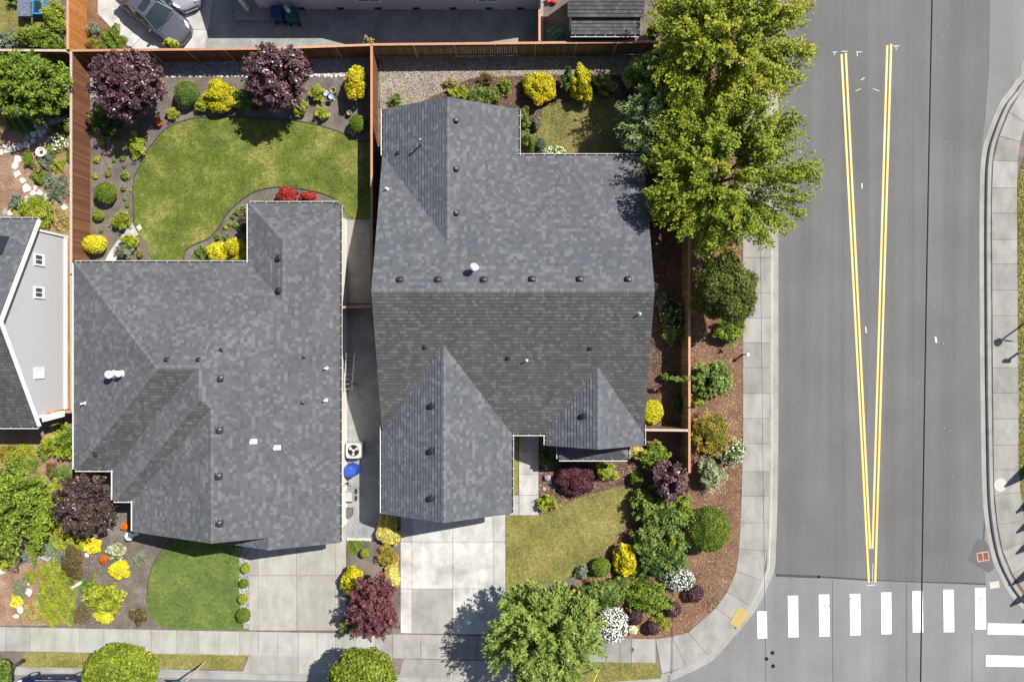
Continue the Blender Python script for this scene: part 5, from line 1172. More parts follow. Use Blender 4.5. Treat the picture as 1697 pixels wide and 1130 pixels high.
 (S, 'spreading lime shrub at the gutter of the grey sided house', 60, 352, 36, 27, 1.1, 'lime', 0.055),
 (S, 'dark blue-green bush behind the spreading lime shrub', 28, 335, 14, 14, 0.7, 'blue_green', 0.05),
 (S, 'low green mat along the tall fence beside the flagstones', 98, 215, 17, 14, 0.3, 'bright_green', 0.04),
 (S, 'white-flowered clump along the tall fence', 96, 236, 16, 14, 0.5, 'lime', 0.05),
 (S, 'bright lime sedum beside the tall fence', 93, 274, 11, 13, 0.4, 'lime', 0.04),
 (S, 'dark green mound in the curve of the flagstone path', 48, 265, 10, 14, 0.5, 'bright_green', 0.035),
 (S, 'grey-green heather beside the white planter', 75, 265, 16, 19, 0.5, 'grey_green', 0.04),
 (S, 'green mound below the white planter', 63, 295, 15, 11, 0.5, 'bright_green', 0.035),
 (S, 'pale yellow grass below the white planter', 60, 276, 9, 12, 0.4, 'straw', 0.05),
 (S, 'silver-green lavender along the tall fence', 96, 312, 19, 27, 0.6, 'grey_green', 0.05),
 (S, 'white flowered clump near the flagstones under the big tree', 69, 208, 10, 8, 0.5, 'grey_green', 0.05),
 (S, 'lime hedge column beside the orange cedar fence', 90, 32, 18, 31, 1.6, 'lime', 0.06),
 (S, 'green hedge along the greyed fence', 55, 62, 34, 17, 1.3, 'bright_green', 0.06),
 (S, 'blue-green bush beside the neighbour lawn', 14, 66, 18, 15, 1.1, 'blue_green', 0.06),
 (S, 'leafy green shrub in the corner of the greyed fence', 98, 82, 20, 26, 1.7, 'bright_green', 0.07),
 (S, 'small green shrub at the far edge of the neighbour lawn', 20, -2, 10, 9, 0.8, 'green', 0.05),
 (S, 'blue-green conifer beside the orange cedar fence', 154, 47, 11, 13, 0.7, 'blue_green', 0.045),
 (S, 'green ground juniper beside the concrete car pad', 182, 66, 22, 23, 0.5, 'bright_green', 0.05),
 (S, 'orange-tipped shrub at the corner of the orange fence', 157, 74, 14, 10, 0.6, 'orange_green', 0.05),
 (S, 'yellow leafy shrub in front of the parked grey car', 285, 76, 12, 7, 1.8, 'lime', 0.07),
 (S, 'small yellow shrub on the gravel where three cedar fences meet', 612, 72, 10, 4, 1.9, 'straw', 0.06),
 (S, 'green shrub beside the shed under the street tree', 1085, 52, 14, 15, 1.4, 'bright_green', 0.07),
 (S, 'lime branch bush between the shingle edge and slatted fence', 1101, 625, 8, 9, 0.7, 'bright_green', 0.07),
 (S, 'dark small shrub along the inside of the slatted fence', 1122, 668, 10, 16, 0.6, 'dark_green', 0.05),
]
for r in rows:
    cat, label, px, py, rx, ry, h, m, L = r
    nm = {'shrub': 'shrub', 'flower': 'flower_clump', 'grass': 'grass_tuft'}[cat]
    bl = None
    if 'white-flowered' in label or 'white flowered' in label or 'daisy' in label: bl = ('white_bloom', 0.9, 0.06)
    if 'pale buds' in label: bl = ('bloom_cream', 0.16, 0.06)
    lumpy = not (label.startswith(('clipped', 'round ', 'small round')) or ' ball ' in label or 'barberry' in label)
    if h <= 0.5 and rx >= 11 and cat == S: plant(nm, cat, label, px, py, rx * 1.08, ry * 1.08, h, 'mat', m, L, bloom=bl)
    elif lumpy and rx >= 10 and m in ('yellow', 'lemon', 'gold', 'red', 'maroon'): plant(nm, cat, label, px, py, rx * 1.12, ry * 1.12, h, 'clump', m, L, bloom=bl, nsub=11, cover=2.8)
    elif lumpy and rx >= 10: plant(nm, cat, label, px, py, rx * 1.12, ry * 1.12, h, 'bush', m, L * 0.9, bloom=bl, nsub=9 if rx > 24 else 6)
    elif lumpy: plant(nm, cat, label, px, py, rx * 1.05, ry * 1.05, h, 'dome', m, L, bloom=bl, lump=0.4, nl=12, depth=0.2, cover=3.2)
    else: plant(nm, cat, label, px, py, rx * 1.02, ry * 1.02, h, 'dome', m, L, bloom=bl, lump=0.16, nl=40, depth=0.13, cover=3.4)
plant('shrub', S, 'white flowering bush spilling over the pavement edge', 1014, 1034, 27, 31, 1.3, 'dome', 'dark_green', 0.05, bloom=('white_bloom', 2.6, 0.06))
plant('shrub', S, 'white flowering bush on the open bark beside a barberry', 1125, 960, 26, 18, 1.2, 'dome', 'dark_green', 0.05, bloom=('white_bloom', 1.9, 0.055))
plant('flower_clump', 'flower', 'small pink-lilac flower ball beside the front path', 907, 791, 6, 6, 0.4, 'dome', 'pink_bloom', 0.04)
plant('trailing_cedar', T, 'sprawling green cedar with long bare shoots over the slatted fence', 1178, 627, 32, 30, 1.6, 'shoots', 'green', 0.1, 0.05, zlow=0.2, part='crown', nb=26, ns=6, per=30, sw=0.1, sl=0.55, along=1.5)
plant('trailing_shoot', S, 'thin trailing shoot crossing the top of the slatted fence', 1128, 626, 26, 5, 2.0, 'shoots', 'green', 0.1, 0.03, zlow=1.7, part='foliage', nb=7, ns=3, per=22, sw=0.05, sl=0.5, along=2.5)
# seedlings: one mesh each, shared
SG = [leaf_mesh('seedling', *[a for a in crown_dome(0.2, 0.2, 0.16, 0.06, 0.035, cover=2.0, lump=0.5, nl=7)][:3], 0.06, 0.035, rng.uniform(0.2, 0.9, 5000)[:int(max(60, 2 * math.pi * (0.04 + 0.032 * 2) / 3 * 2.0 / (2 * 0.06 * 0.035)))], M[m]) for m in ('bright_green', 'lime', 'green')]
for px, py, s, k, where in [(168, 236, 1.3, 1, 0), (161, 266, 1.3, 1, 0), (202, 263, 1.2, 0, 0), (205, 276, .8, 0, 0), (180, 277, .7, 1, 0), (157, 292, 1.1, 1, 0), (178, 289, 1.2, 0, 0), (208, 291, 1.7, 0, 0), (204, 313, 1.1, 2, 0), (215, 316, .6, 1, 0), (206, 329, .8, 0, 0), (210, 341, .9, 0, 0), (188, 266, .8, 2, 0), (193, 254, .9, 2, 0), (167, 383, .8, 2, 0),
                        (403, 345, 1.2, 2, 1), (393, 352, 1.3, 2, 1), (386, 360, 1, 0, 1), (380, 371, 1, 0, 1), (389, 373, 1.1, 0, 1), (373, 378, .9, 1, 1), (397, 363, .9, 2, 1), (361, 393, 1.4, 2, 1), (376, 394, 1.2, 2, 1), (441, 333, 1.1, 2, 1),
                        (155, 952, 1, 2, 2), (228, 970, .5, 0, 2), (218, 1012, .7, 1, 2)]:
    x, y = at(px, py, 0.1); o = inst('seedling', SG[k], None, (x, y, 0.07 * s), (0, 0, rnd.uniform(0, 6)), (s, s, s))
    tag(o, ['tiny green seedling in the bare soil along the tall brown fence', 'small leafy perennial in the curved bed beside the hipped house wall', 'tiny green plant in the grey soil of the front garden'][where], 'seedling', ['seedlings along the brown fence', 'perennials in the curved bed', 'tiny plants in the front garden'][where])
# row of narrow conifers beyond the pavement across the street
CON = None
for k, (tx, ty) in enumerate([(1664, 806), (1683, 849), (1684, 882), (1683, 917), (1677, 968), (1680, 1003), (1700, 1030)]):
    hh = 2.6; x, y = at(tx, ty); x += 0.645 * hh; y += 0.459 * hh
    E = empty('conifer', (x, y, 0), 'narrow conifer in the row across the wide street', 'conifer', 'row of narrow conifers')
    if CON is None:
        n = 3000; t = rng.uniform(0, 1, n) ** 0.8; a = rng.uniform(0, 6.283, n); rr = 0.42 * (1 - t) ** 0.8 * rng.uniform(0.75, 1.05, n)
        C = np.stack([rr * np.cos(a), rr * np.sin(a), t * hh], 1); D = np.stack([np.cos(a), np.sin(a), np.full(n, 0.4)], 1)
        CON = leaf_mesh('crown', C, D + rng.normal(0, 0.5, (n, 3)), rng.normal(0, 1, (n, 3)) + np.array([0, 0, 1.5]), 0.08, 0.04, rng.uniform(0, 1, n), M['dark_green'])
        tm = MB(); tm.tube([(0, 0, -0.05), (0, 0, 1.6)], [0.06, 0.02], 7); CTR = tm.mesh('trunk', M['bark'])
    inst('crown', CON, E, (x, y, 0.02)); inst('trunk', CTR, E, (x, y, 0))
# ---------------------------------------------------------------- loose ground cover
def scatter_pts(poly, dens, seed=1):
    xs = [p[0] for p in poly]; ys = [p[1] for p in poly]; A_ = (max(xs) - min(xs)) * (max(ys) - min(ys)); n = int(A_ * dens)
    X = rng.uniform(min(xs), max(xs), n); Y = rng.uniform(min(ys), max(ys), n); k = inside_np(poly, X, Y); return X[k], Y[k]
def grass(name, key, m, dens=420, L=0.04, W=0.012, z=0.02):
    P = ZP[key] if isinstance(key, str) else key; X, Y = scatter_pts(P, dens); n = len(X)
    C = np.stack([X, Y, np.full(n, z) + rng.uniform(0, 0.03, n)], 1); Nr = np.array([0, 0, 0.8]) + rng.normal(0, 0.6, (n, 3)); A = rng.normal(0, 1, (n, 3)) + np.array([0, 0, 0.6])
    o = inst(name, leaf_mesh(name, C, Nr, A, L, W, rng.uniform(0, 1, n), M[m])); return tag(o, kind='stuff')
lm('blade_green', (0.09, 0.115, 0.02), (0.16, 0.18, 0.035), (0.25, 0.25, 0.06), (0.4, 0.35, 0.13), trans=0.2)
lm('blade_rich', (0.085, 0.125, 0.03), (0.14, 0.19, 0.05), (0.22, 0.26, 0.07), trans=0.2)
lm('blade_dry', (0.1, 0.115, 0.028), (0.22, 0.21, 0.065), (0.35, 0.29, 0.12), (0.5, 0.41, 0.2), trans=0.2)
grass('lawn_grass', 'lawn_b', 'blade_green', 300); grass('lawn_grass', 'lawn_bf', 'blade_rich', 300); grass('dry_lawn_grass', 'lawn_a', 'blade_dry', 380); grass('dry_lawn_grass', 'lawn_ab', 'blade_dry', 380)
for k in ('strip_l', 'strip_r', 'lawn_nw'): grass('strip_grass', k, 'blade_dry', 380)
vpoly = [at(*p) for p in ((1686, 300), (1700, 250), (1760, 240), (1760, 900), (1700, 850), (1687, 780))]
grass('verge_grass', vpoly, 'blade_dry', 260, 0.09, 0.02); grass('verge_weeds', vpoly, 'lime', 30, 0.12, 0.04)
# narrow grass strip beside the front path
ZP['gs'] = [at(*p) for p in ((849, 722), (858.5, 722), (858.5, 819), (849, 819))]; sheet('path_grass_strip', ZP['gs'], M['lawn_dry'], 0.02, world=True); grass('path_grass', 'gs', 'lime', 300, 0.05, 0.015)
def chips(name, poly, dens, mats, L, W, z=0.016, flat=0.25, holes=()):
    X, Y = scatter_pts(poly, dens); n = len(X)
    C = np.stack([X, Y, np.full(n, z) + rng.uniform(0, 0.01, n)], 1); Nr = np.array([0, 0, 1.0]) + rng.normal(0, flat, (n, 3))
    o = inst(name, leaf_mesh(name, C, Nr, rng.normal(0, 1, (n, 3)), L, W, rng.uniform(0, 1, n), M[mats])); return tag(o, kind='stuff')
lm('bark_chip', (0.08, 0.042, 0.026), (0.17, 0.095, 0.055), (0.27, 0.17, 0.105), (0.5, 0.38, 0.27), trans=0.0)
lm('dark_chip', (0.05, 0.03, 0.022), (0.11, 0.068, 0.045), (0.2, 0.135, 0.09), (0.38, 0.3, 0.22), trans=0.0)
lm('soil_crumb', (0.07, 0.058, 0.05), (0.13, 0.11, 0.095), (0.2, 0.175, 0.15), trans=0.0)
lm('pebble', (0.2, 0.2, 0.19), (0.35, 0.345, 0.33), (0.52, 0.51, 0.49), (0.7, 0.69, 0.66), trans=0.0)
chips('bark_chips', ZP['mulch_e'], 130, 'bark_chip', 0.05, 0.02, 0.01)
for k in ('mulch_side', 'bed_front', 'bed_back'): chips('bark_chips', ZP[k], 130, 'dark_chip', 0.045, 0.02, 0.014)
bedB = [at(*p) for p in ((125, 100), (612, 100), (612, 440), (125, 440))]
chips('soil_crumbs', bedB, 60, 'soil_crumb', 0.035, 0.025, 0.008)
chips('soil_crumbs', ZP['soil_bf'], 60, 'soil_crumb', 0.035, 0.025, 0.014)
chips('garden_litter', ZP['red_w'], 45, 'bark_chip', 0.05, 0.022, 0.01)
chips('pebbles', ZP['gravel_a'], 90, 'pebble', 0.03, 0.025, 0.022, 0.5); chips('pebbles', ZP['gravel_b'], 150, 'pebble', 0.032, 0.027, 0.022, 0.5); chips('pebbles', ZP['pebbles'], 300, 'pebble', 0.035, 0.03, 0.034, 0.5)
def rock(name, px, py, r, m, label, grp=None, hz=0.5):
    x, y = at(px, py); r = r / 26.3; mb = MB(); n = 9; rr = random.Random(int(px * 7 + py))
    rings = [(1.0, -0.05), (1.05, 0.35), (0.75, 0.8), (0.3, 1.0)]; fx = [rr.uniform(0.75, 1.2) for _ in range(n)]
    i = 0; prev = None
    for f, zz in rings:
        ring = [(math.cos(6.283 * k / n) * r * f * fx[k], math.sin(6.283 * k / n) * r * f * fx[k] * 0.8, zz * r * hz) for k in range(n)]
        if prev:
            for k in range(n): mb.poly([prev[k], prev[(k + 1) % n], ring[(k + 1) % n], ring[k]])
        prev = ring
    mb.poly(prev); o = mb.build(name, M[m], None, (x, y, 0.0), world=False); o.rotation_euler.z = rr.uniform(0, 6); return tag(o, label, 'rock', grp)
rock('rock', 144, 919, 4, 'white', 'small white rock between the brown heather and the lemon mound')
rock('rock', 4, 945, 9, 'stone', 'pale rock at the foot of the bright lime ball shrub')
for px, py, r in ((48, 981, 7), (62, 998, 4), (33, 1009, 7), (26, 1021, 5), (47, 967, 3)):
    rock('rock', px, py, r, 'stone', 'pale garden rock on the red soil beside the lime groundcover', 'rocks on the red soil')
rock('rock', 96, 756, 6, 'stone', 'white rock in the red soil near the west gutter of the hipped house')
rock('rock', 110, 777, 5, 'stone', 'white rock beside the green perennials at the stepped corner')
for px, py, r in ((905, 776, 3), (911, 798, 4), (901, 810, 4)):
    rock('rock', px, py, r, 'stone_grey', 'small grey rock in the front bed beside the path', 'rocks beside the front path')
for px in range(576, 616, 4):
    rock('border_stone', px, 894 + rnd.uniform(-1, 1), 2.6, 'stone', 'pale border stone between side gravel and soil', 'border stones at the side gravel')
for px in range(270, 600, 7):
    if 405 < px < 515: continue
    rock('border_stone', px + rnd.uniform(-2, 2), 126 + rnd.uniform(-1, 1), rnd.uniform(2.2, 3.6), 'stone', 'pale border stone along the shaded gravel strip', 'border stones along the gravel strip')
# ---------------------------------------------------------------- vehicles
M['paint_grey'] = plain('slate_car_paint', (0.12, 0.125, 0.155), 0.25, 0.4, var=0.03, spec=0.7)
M['paint_silver'] = plain('silver_car_paint', (0.55, 0.56, 0.58), 0.25, 0.5, var=0.03, spec=0.7)
M['paint_navy'] = plain('navy_car_paint', (0.012, 0.02, 0.075), 0.22, 0.3, var=0.03, spec=0.7)
M['car_glass'] = plain('car_glass', (0.02, 0.032, 0.034), 0.05, spec=0.9, var=0.1)
M['lamp_clear'] = plain('headlamp', (0.75, 0.77, 0.8), 0.12, spec=0.9, var=0.05); M['lamp_red'] = plain('tail_lamp', (0.4, 0.02, 0.02), 0.2, spec=0.8)
def car(label, pos, heading, paint, sunroof=True):
    E = empty('car', pos, label, 'car'); E.rotation_euler.z = heading
    def put(mb, name, m, parent=E, sm=False):
        o = bpy.data.objects.new(name, mb.mesh(name, m, sm)); col.objects.link(o); o.parent = parent; WL[o.name] = Vector((0, 0, 0)); return o
    st = [(-2.36, .60, .62), (-2.3, .76, .86), (-2.1, .86, 1.0), (-1.6, .91, 1.02), (-0.9, .925, .99), (0, .93, .97), (.9, .92, .97), (1.5, .905, .91), (1.95, .86, .83), (2.2, .76, .76), (2.34, .58, .66), (2.4, .42, .58)]
    mb = MB(); rings = []
    for x, w, z in st:
        half = [(w * .97, .22), (w, .45), (w, z - .2), (w * .95, z - .07), (w * .78, z - .005), (w * .4, z + .018)]
        rings.append([(x, -a, b) for a, b in half] + [(x, 0, z + .022)] + [(x, a, b) for a, b in half[::-1]])
    for r0, r1 in zip(rings[:-1], rings[1:]):
        for k in range(len(r0) - 1): mb.poly([r0[k], r1[k], r1[k + 1], r0[k + 1]])
    mb.poly(rings[0]); mb.poly(rings[-1][::-1])
    body = put(mb, 'body', paint, sm=False); body.data.polygons.foreach_set('use_smooth', [True] * len(body.data.polygons))
    # roof panel with a slight dome
    mb = MB(); R0 = [(-1.15, .58, 1.40), (-0.5, .62, 1.45), (0.0, .62, 1.45), (0.25, .6, 1.42)]
    for (x0, w0, z0), (x1, w1, z1) in zip(R0[:-1], R0[1:]):
        for (f0, f1) in ((-1, -.8), (-.8, 0), (0, .8), (.8, 1)):
            d = lambda f: 0.0 if abs(f) > .9 else 0.035 if abs(f) > .5 else 0.06
            mb.poly([(x0, w0 * f0, z0 + d(f0)), (x1, w1 * f0, z1 + d(f0)), (x1, w1 * f1, z1 + d(f1)), (x0, w0 * f1, z0 + d(f1))])
    rf = put(mb, 'roof', paint, sm=True)
    if sunroof: mb = MB(); mb.prism([(-.42, -.36), (-.38, -.4), (-.02, -.4), (.02, -.36), (.02, .36), (-.02, .4), (-.38, .4), (-.42, .36)], 1.49, 1.522); put(mb, 'sunroof', M['car_glass'], rf)
    def win(name, pts):
        mb = MB(); mb.poly(pts); return put(mb, name, M['car_glass'])
    mb = MB()
    for f0, f1 in ((-1, -.5), (-.5, 0), (0, .5), (.5, 1)):
        b_ = lambda f: 1.12 - .16 * abs(f); mb.poly([(b_(f0), .8 * f0, .985), (b_(f1), .8 * f1, .985), (.26, .59 * f1, 1.425 + (.035 if abs(f1) < .9 else 0)), (.26, .59 * f0, 1.425 + (.035 if abs(f0) < .9 else 0))])
    put(mb, 'windshield', M['car_glass'], sm=True)
    win('rear_window', [(-1.8, -.74, 1.02), (-1.16, -.57, 1.41), (-1.16, .57, 1.41), (-1.8, .74, 1.02)])
    for s in (-1, 1):
        win('side_window', [(.88, .83 * s, .985), (.2, .63 * s, 1.42), (-.42, .645 * s, 1.44), (-.42, .86 * s, .985)]); win('side_window', [(-.48, .86 * s, .985), (-.48, .645 * s, 1.44), (-1.1, .6 * s, 1.4), (-1.55, .8 * s, 1.0)])
        mb = MB(); mb.beam((1.0, .84 * s, .97), (.24, .615 * s, 1.43), .07, .05); mb.beam((-1.7, .8 * s, 1.0), (-1.12, .585 * s, 1.4), .1, .05); mb.beam((-.45, .865 * s, .97), (-.45, .645 * s, 1.44), .05, .03); mb.beam((.24, .615 * s, 1.43), (-1.12, .59 * s, 1.4), .04, .04); put(mb, 'pillar', paint)
        mb = MB(); mb.beam((.95, .86 * s, .985), (-1.6, .83 * s, 1.0), .03, .02); put(mb, 'trim_strip', M['galv'])
        mb = MB(); mb.prism([(.62, .95 * s), (.8, .93 * s), (.76, 1.1 * s), (.64, 1.12 * s)], .93, 1.06, bottom=True); put(mb, 'mirror', paint)
        mb = MB(); mb.prism([(2.02, .8 * s), (2.26, .62 * s), (2.3, .5 * s), (2.1, .58 * s), (1.85, .76 * s)], .62, .86, bottom=True); put(mb, 'headlight', M['lamp_clear'])
        mb = MB(); mb.prism([(-2.2, .84 * s), (-2.36, .62 * s), (-2.32, .5 * s), (-2.1, .8 * s)], .7, .96, bottom=True); put(mb, 'taillight', M['lamp_red'])
        for x in (.25, -.85): mb = MB(); mb.beam((x, .94 * s, .82), (x - .18, .94 * s, .82), .03, .03); put(mb, 'door_handle', M['galv'])
        for x in (1.45, -1.42):
            mb = MB(); mb.tube([(x, .72 * s, .33), (x, .935 * s, .33)], .33, 18); w = put(mb, 'wheel', M['rubber'])
            mb = MB(); mb.tube([(x, .80 * s, .33), (x, .945 * s, .33)], .2, 14); put(mb, 'rim', M['galv'], w)
    mb = MB(); mb.box((2.36, 0, .47), (.1, .9, .18)); put(mb, 'grille', M['black_metal'])
    mb = MB(); mb.beam((1.16, -.7, .99), (1.1, .1, .995), .03, .02); mb.beam((1.18, 0, .99), (1.12, .7, .995), .03, .02); put(mb, 'wiper', M['rubber'])
    return E
hd = R(-37); fx, fy = at(307, 62, 0.6); car('slate grey sedan with a dark sunroof on the concrete pad', (fx - 2.38 * math.cos(hd), fy - 2.38 * math.sin(hd), 0.032), hd, M['paint_grey'])
hd = R(-68); fx, fy = at(314, 14, 0.6); car('silver car parked beside the slate grey sedan', (fx - 2.38 * math.cos(hd), fy - 2.38 * math.sin(hd), 0.032), hd, M['paint_silver'], False)
car('dark blue car at the kerb beside the round lime street tree', (at(98, 0)[0], -21.8, ROADZ + 0.01), math.pi, M['paint_navy'], False)
# ---------------------------------------------------------------- yard objects
def thing(name, label, cat, px, py, z=0.0): x, y = at(px, py, z); return empty(name, (x, y, z), label, cat), x, y
M['bin_blue'] = plain('blue_plastic', (0.02, 0.05, 0.16), 0.45); M['bin_green'] = plain('green_plastic', (0.01, 0.09, 0.075), 0.45); M['tarp_blue'] = plain('blue_fabric', (0.025, 0.07, 0.36), 0.6, var=0.2, bmp=0.3)
for label, m, x, y in (('dark blue wheeled bin on the shaded gravel by the porch', 'bin_blue', -14.5, 20.2), ('green wheeled bin with a white pipe standing on its lid', 'bin_green', -13.62, 20.12)):
    E = empty('wheeled_bin', (x, y, 0), label, 'bin')
    mb = MB(); s0, s1 = 0.24, 0.31
    A_ = [(-s0, -s0, .08), (s0, -s0, .08), (s0, s0, .08), (-s0, s0, .08)]; B_ = [(-s1, -s1 * 1.1, 1.0), (s1, -s1 * 1.1, 1.0), (s1, s1 * 1.1, 1.0), (-s1, s1 * 1.1, 1.0)]
    for k in range(4): mb.poly([A_[k], A_[(k + 1) % 4], B_[(k + 1) % 4], B_[k]])
    mb.poly(A_[::-1]); mb.build('body', M[m], E, (x, y, 0.012), world=False)
    mb = MB(); mb.box((0, 0, 1.03), (.68, .76, .06)); mb.box((0, -.02, 1.07), (.4, .4, .03)); mb.box((0, .4, 1.0), (.5, .05, .05)); mb.build('lid', M[m], E, (x, y, 0), world=False)
    for s in (-1, 1): mb = MB(); mb.tube([(.24 * s, -.26, .13), (.32 * s, -.26, .13)], .13, 12); mb.build('wheel', M['rubber'], E, (x, y, 0.01), world=False)
x, y = -13.7, 20.22; mb = MB(); mb.lathe((0, 0, 0), [(.12, 0), (.12, .5), (.1, .5), (.1, .03)], 20, cap0=True); o = mb.build('white_pipe', M['white_metal'], None, (x, y, 1.085), world=False); tag(o, 'short white plastic pipe standing upright on the green bin', 'pipe')
# air conditioner
E, x, y = thing('air_conditioner', 'square beige air conditioner unit in the side gravel between the houses', 'air conditioner', 586, 746, 0.7); E.location.z = 0; WL[E.name] = Vector((x, y, 0))
M['beige'] = plain('beige_metal', (0.55, 0.52, 0.46), 0.5)
mb = MB(); mb.box((0, 0, .05), (1.05, 1.05, .1)); mb.build('pad', M['concrete_grey'], E, (x, y, 0.01), world=False)
mb = MB(); mb.box((0, 0, .45), (.9, .9, .7))
for k in range(12): mb.box((0, 0, .15 + k * .05), (.93, .93, .018))
mb.build('cabinet', M['grey_metal'], E, (x, y, 0), world=False)
mb = MB(); n = 28; sq = []
for k in range(n):
    a = 6.283 * k / n; c, d = math.cos(a), math.sin(a); e = 6; q = (abs(c) ** e + abs(d) ** e) ** (-1 / e); sq.append((q * c * .47, q * d * .47))
for k in range(n):
    k2 = (k + 1) % n; a, a2 = 6.283 * k / n, 6.283 * k2 / n
    mb.poly([(*sq[k], .84), (*sq[k2], .84), (math.cos(a2) * .36, math.sin(a2) * .36, .84), (math.cos(a) * .36, math.sin(a) * .36, .84)]); mb.poly([(*sq[k], .78), (*sq[k2], .78), (*sq[k2], .84), (*sq[k], .84)])
mb.build('top_cover', M['beige'], E, (x, y, 0), world=False)
mb = MB(); mb.lathe((0, 0, .805), [(.36, 0), (.1, .0)], 24); mb.build('fan_well', M['black_metal'], E, (x, y, 0), world=False)
fan = MB()
for k in range(3):
    a = 2.094 * k + .4
    P = [(math.cos(a + t) * r, math.sin(a + t) * r, .812 + h_) for t, r, h_ in ((-.1, .08, 0), (-.35, .31, 0), (.05, .34, .01), (.42, .3, .02), (.35, .08, .015))]; fan.poly(P)
fan.lathe((0, 0, .81), [(.09, 0), (.08, .025)], 14); fan.build('fan', M['beige'], E, (x, y, 0), world=False)
gr = MB()
for r in (.12, .2, .28, .35): gr.tube([(math.cos(6.283 * k / 20) * r, math.sin(6.283 * k / 20) * r, .845) for k in range(21)], .006, 4)
gr.build('grille', M['black_metal'], E, (x, y, 0), world=False)
# covered barbecue, cart, mat, ladder
E, x, y = thing('covered_barbecue', 'barbecue under a blue cover beside the air conditioner', 'barbecue', 580, 781, 0.8); E.location.z = 0; WL[E.name] = Vector((x, y, 0))
mb = MB(); rr = random.Random(4)
for zz, f, in ((0.0, 1.0),):
    lv = []
    for z_, s_ in ((0.02, 1.1), (.4, 1.02), (.8, 1.0), (.95, .86), (1.0, .5)):
        lv.append([(math.cos(6.283 * k / 20) * s_ * .42 * (1.12 if k % 5 == 2 else 1) * rr.uniform(.94, 1.06), math.sin(6.283 * k / 20) * s_ * .38 * rr.uniform(.92, 1.08), z_ * rr.uniform(.97, 1.03)) for k in range(20)])
    for a, b_ in zip(lv[:-1], lv[1:]):
        for k in range(20): mb.poly([a[k], a[(k + 1) % 20], b_[(k + 1) % 20], b_[k]])
    mb.poly(lv[-1])
mb.build('cover', M['tarp_blue'], E, (x, y, 0), world=False)
mb = MB()
for sx in (-.3, .3):
    for sy in (-.25, .25): mb.box((sx, sy, .1), (.05, .05, .2))
mb.build('leg', M['black_metal'], E, (x, y, 0), world=False)
E, x, y = thing('garden_cart', 'grey garden cart with black wheels on the side gravel', 'cart', 579, 822, 0.5); E.location.z = 0; WL[E.name] = Vector((x, y, 0))
mb = MB(); mb.box((0, 0, .32), (.52, .62, .04)); mb.box((0, .31, .42), (.52, .03, .2)); mb.box((0, -.31, .42), (.52, .03, .2)); mb.box((.26, 0, .42), (.03, .62, .2)); mb.box((-.26, 0, .42), (.03, .62, .2)); mb.build('tray', M['galv'], E, (x, y, 0), world=False)
for sx in (-1, 1):
    for sy in (-.2, .24): mb = MB(); mb.tube([(.3 * sx, sy, .15), (.36 * sx, sy, .15)], .15, 12); mb.build('wheel', M['rubber'], E, (x, y, 0.012), world=False)
mb = MB(); mb.tube([(0, .3, .3), (0.1, .7, .55)], .015, 6); mb.build('handle', M['black_metal'], E, (x, y, 0), world=False)
mb = MB(); p0 = at(577, 848); mb.prism([(-.3, -.3), (.22, -.28), (.3, -.1), (.3, .27), (-.2, .3), (-.3, .15)], 0, .28); M['brown_plastic'] = plain('brown_plastic', (0.12, 0.095, 0.085), 0.6)
o = mb.build('storage_box', M['brown_plastic'], None, (*p0, 0.012), world=False); tag(o, 'low dark brown storage box on the side gravel', 'box')
E, x, y = thing('folded_tool_stand', 'tangle of small black tools between the blue cover and the cart', 'tools', 576, 801)
mb = MB(); mb.tube([(-.2, 0, .02), (.25, .1, .35)], .02, 6); mb.tube([(.2, -.15, .02), (-.1, .15, .3)], .02, 6); mb.tube([(0, -.2, .02), (.05, .2, .25)], .02, 6); mb.build('handle', M['black_metal'], E, (x, y, 0.01), world=False)
mb = MB(); mb.box((.1, .02, .06), (.22, .16, .1), .6); mb.build('head', M['galv'], E, (x, y, 0.01), world=False)
E = empty('ladder', (-10.0, -1.8, 0), 'aluminium ladder lying on edge along the white house wall', 'ladder')
mb = MB(); mb.beam((-10.12, -0.7, 1.25), (-10.3, -3.1, 1.1), .07, .03); mb.build('side_rail', M['galv'], E, (-10.2, -1.9, 1.2)); mb = MB(); mb.beam((-9.75, -0.75, .75), (-9.95, -3.1, .6), .07, .03); mb.build('side_rail', M['galv'], E, (-9.8, -1.9, .7))
for k in range(8):
    t = (k + .5) / 8; a = Vector((-10.12, -0.7, 1.25)).lerp(Vector((-10.3, -3.1, 1.1)), t); b_ = Vector((-9.75, -0.75, .75)).lerp(Vector((-9.95, -3.1, .6)), t); mb = MB(); mb.tube([a, b_], .018, 6); mb.build('rung', M['galv'], E, tuple(a))
mb = MB()
for yy in (-1.1, -2.7): mb.beam((-10.5, yy, .62), (-9.7, yy, .62), .05, .05); mb.beam((-9.78, yy, .62), (-9.78, yy, 0.0), .05, .05)
mb.build('bracket', M['fence_dark'], E, (-10.1, -1.9, .6))
